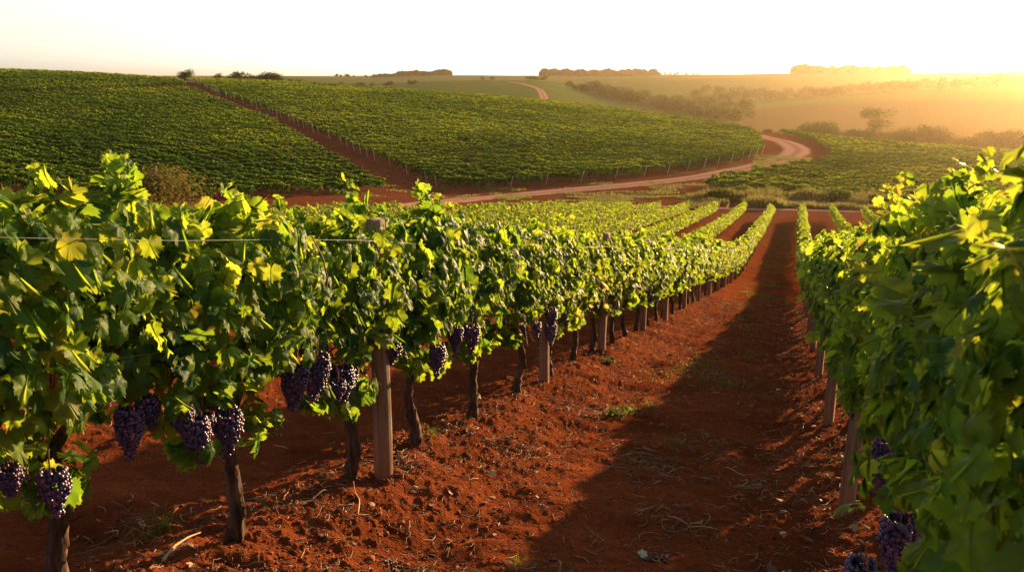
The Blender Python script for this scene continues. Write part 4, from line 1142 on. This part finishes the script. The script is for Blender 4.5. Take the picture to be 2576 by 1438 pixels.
def stick(pts, r, lab, mat=M_STRAW):
    P = [PX2(*q) for q in pts]; z = [H1(*q) + .018 + .012 * (i % 2) for i, q in enumerate(P)]
    P = np.array([[p[0], p[1], zz] for p, zz in zip(P, z)]); t = np.linspace(0, len(P) - 1, len(P) * 3)
    P2 = np.stack([np.interp(t, np.arange(len(P)), P[:, k]) for k in range(3)], 1)
    v, F = join([tube(P2, r * np.linspace(1.2, .5, len(P2)), 6, .1, 3)])
    tag(mk('dry_stick', mesh_np('dry_stick', v, F, True, {'tint': np.full(len(v), .9)}), mat), lab, 'stick')
stick([(412, 1432), (440, 1400), (475, 1362), (505, 1340)], .007, 'pale curved stick at the bottom left of the soil')
stick([(900, 1290), (905, 1265), (893, 1240), (890, 1228)], .004, 'thin pale vertical looking twig on the berm beside the post')
stick([(2265, 1440), (2240, 1400), (2215, 1380)], .005, 'pale stick below the leaning post at the right', )
stick([(1270, 1425), (1300, 1405), (1345, 1392)], .004, 'straight straw coloured stick in the centre of the aisle')
stick([(920, 1168), (1000, 1172), (1035, 1195)], .008, 'thick brown root curling from the foot of the big post', M_BARK)
# weeds as things
def weed_mesh(seed, n, h, style):
    rg = np.random.default_rng(seed)
    if style == 0:
        return blades(rg.normal(0, .05, n), rg.normal(0, .05, n), np.full(n, -.01), rg.uniform(.4, 1, n) * h, np.full(n, .005), rg, 'weed', M_WEED, .8, .5, .3)
    P = np.stack([rg.uniform(-.07, .07, n), rg.uniform(-.06, .06, n), rg.uniform(0, h * .6, n)], 1)
    v, f, ve, ti = leaves(1, P, np.stack([rg.normal(0, .5, n), rg.normal(0, .5, n), np.ones(n)], 1), rg.normal(0, 1, (n, 3)), rg.uniform(.008, .02, n), rg.uniform(.0, .5, n))
    return mesh_np('weed', v, f, False, {'tint': ti})
WM = [weed_mesh(1, 60, .13, 0), weed_mesh(2, 45, .09, 0), weed_mesh(3, 60, .05, 1), weed_mesh(4, 40, .2, 0)]
for (px, py, k, s, lab) in [(2145, 1165, 2, 1.2, 'bright yellow green weed beside the post of the right row'), (1405, 1415, 3, .8, 'upright green sprout at the bottom edge of the aisle'), (1850, 945, 0, 1.2, 'low green tuft in the aisle right of the dry stalks'),
                       (1785, 930, 3, 1.2, 'dry stalks standing in the middle of the aisle'), (1700, 1090, 1, 1.2, 'thin green weed left of centre in the aisle'), (1560, 1020, 2, 1.8, 'flat yellow weed on the left berm edge'),
                       (1640, 1000, 0, 1.0, 'small grass tuft beside the left wheel rut'), (1880, 790, 2, 2.4, 'green weed patch far up the aisle middle'), (1890, 820, 1, 2.2, 'grass tuft just below the far weed patch'),
                       (1300, 1370, 1, .7, 'tiny weed near the bottom centre'), (400, 1285, 1, 1.3, 'green weed under the left row between two trunks'), (1080, 1105, 1, .9, 'small weed by the trunk right of the big post'), (1530, 905, 2, 1.6, 'weed at the foot of the third post')]:
    a, b = PX2(px, py); o = mk('weed', WM[k], M_GRASS if 'dry' in lab else M_WEED, None, (a, b, H1(a, b))); o.scale = (s, s, s); o.rotation_euler = (0, 0, random.uniform(0, 6))
    if 'dry' in lab:
        o.data = o.data.copy(); o.data.materials.clear(); o.data.materials.append(M_STRAW)
    tag(o, lab, 'weed')

# ------------------------------------------------------------------ air
def haze():
    m, nt, nn, ln = new_mat('haze_air'); out = N(nt, 'ShaderNodeOutputMaterial'); v = N(nt, 'ShaderNodeVolumePrincipled')
    v.inputs['Color'].default_value = (1.0, 0.76, 0.48, 1); v.inputs['Density'].default_value = HAZE_DENSITY; v.inputs['Anisotropy'].default_value = 0.85
    ln.new(v.outputs[0], out.inputs['Volume'])
    zmin, zmax, L = -75.0, 26.0, 6200.0
    V = np.array([[x, y, z] for z in (zmin, zmax) for x, y in ((-L, -L), (L, -L), (L, L), (-L, L))], float)
    F = np.array([[0, 3, 2, 1], [4, 5, 6, 7], [0, 1, 5, 4], [1, 2, 6, 5], [2, 3, 7, 6], [3, 0, 4, 7]])
    tag(mk('haze', mesh_np('haze', V, F), m), 'golden low sun haze over the valley', 'haze', kind='stuff')
haze()
print('objects', len(bpy.data.objects))
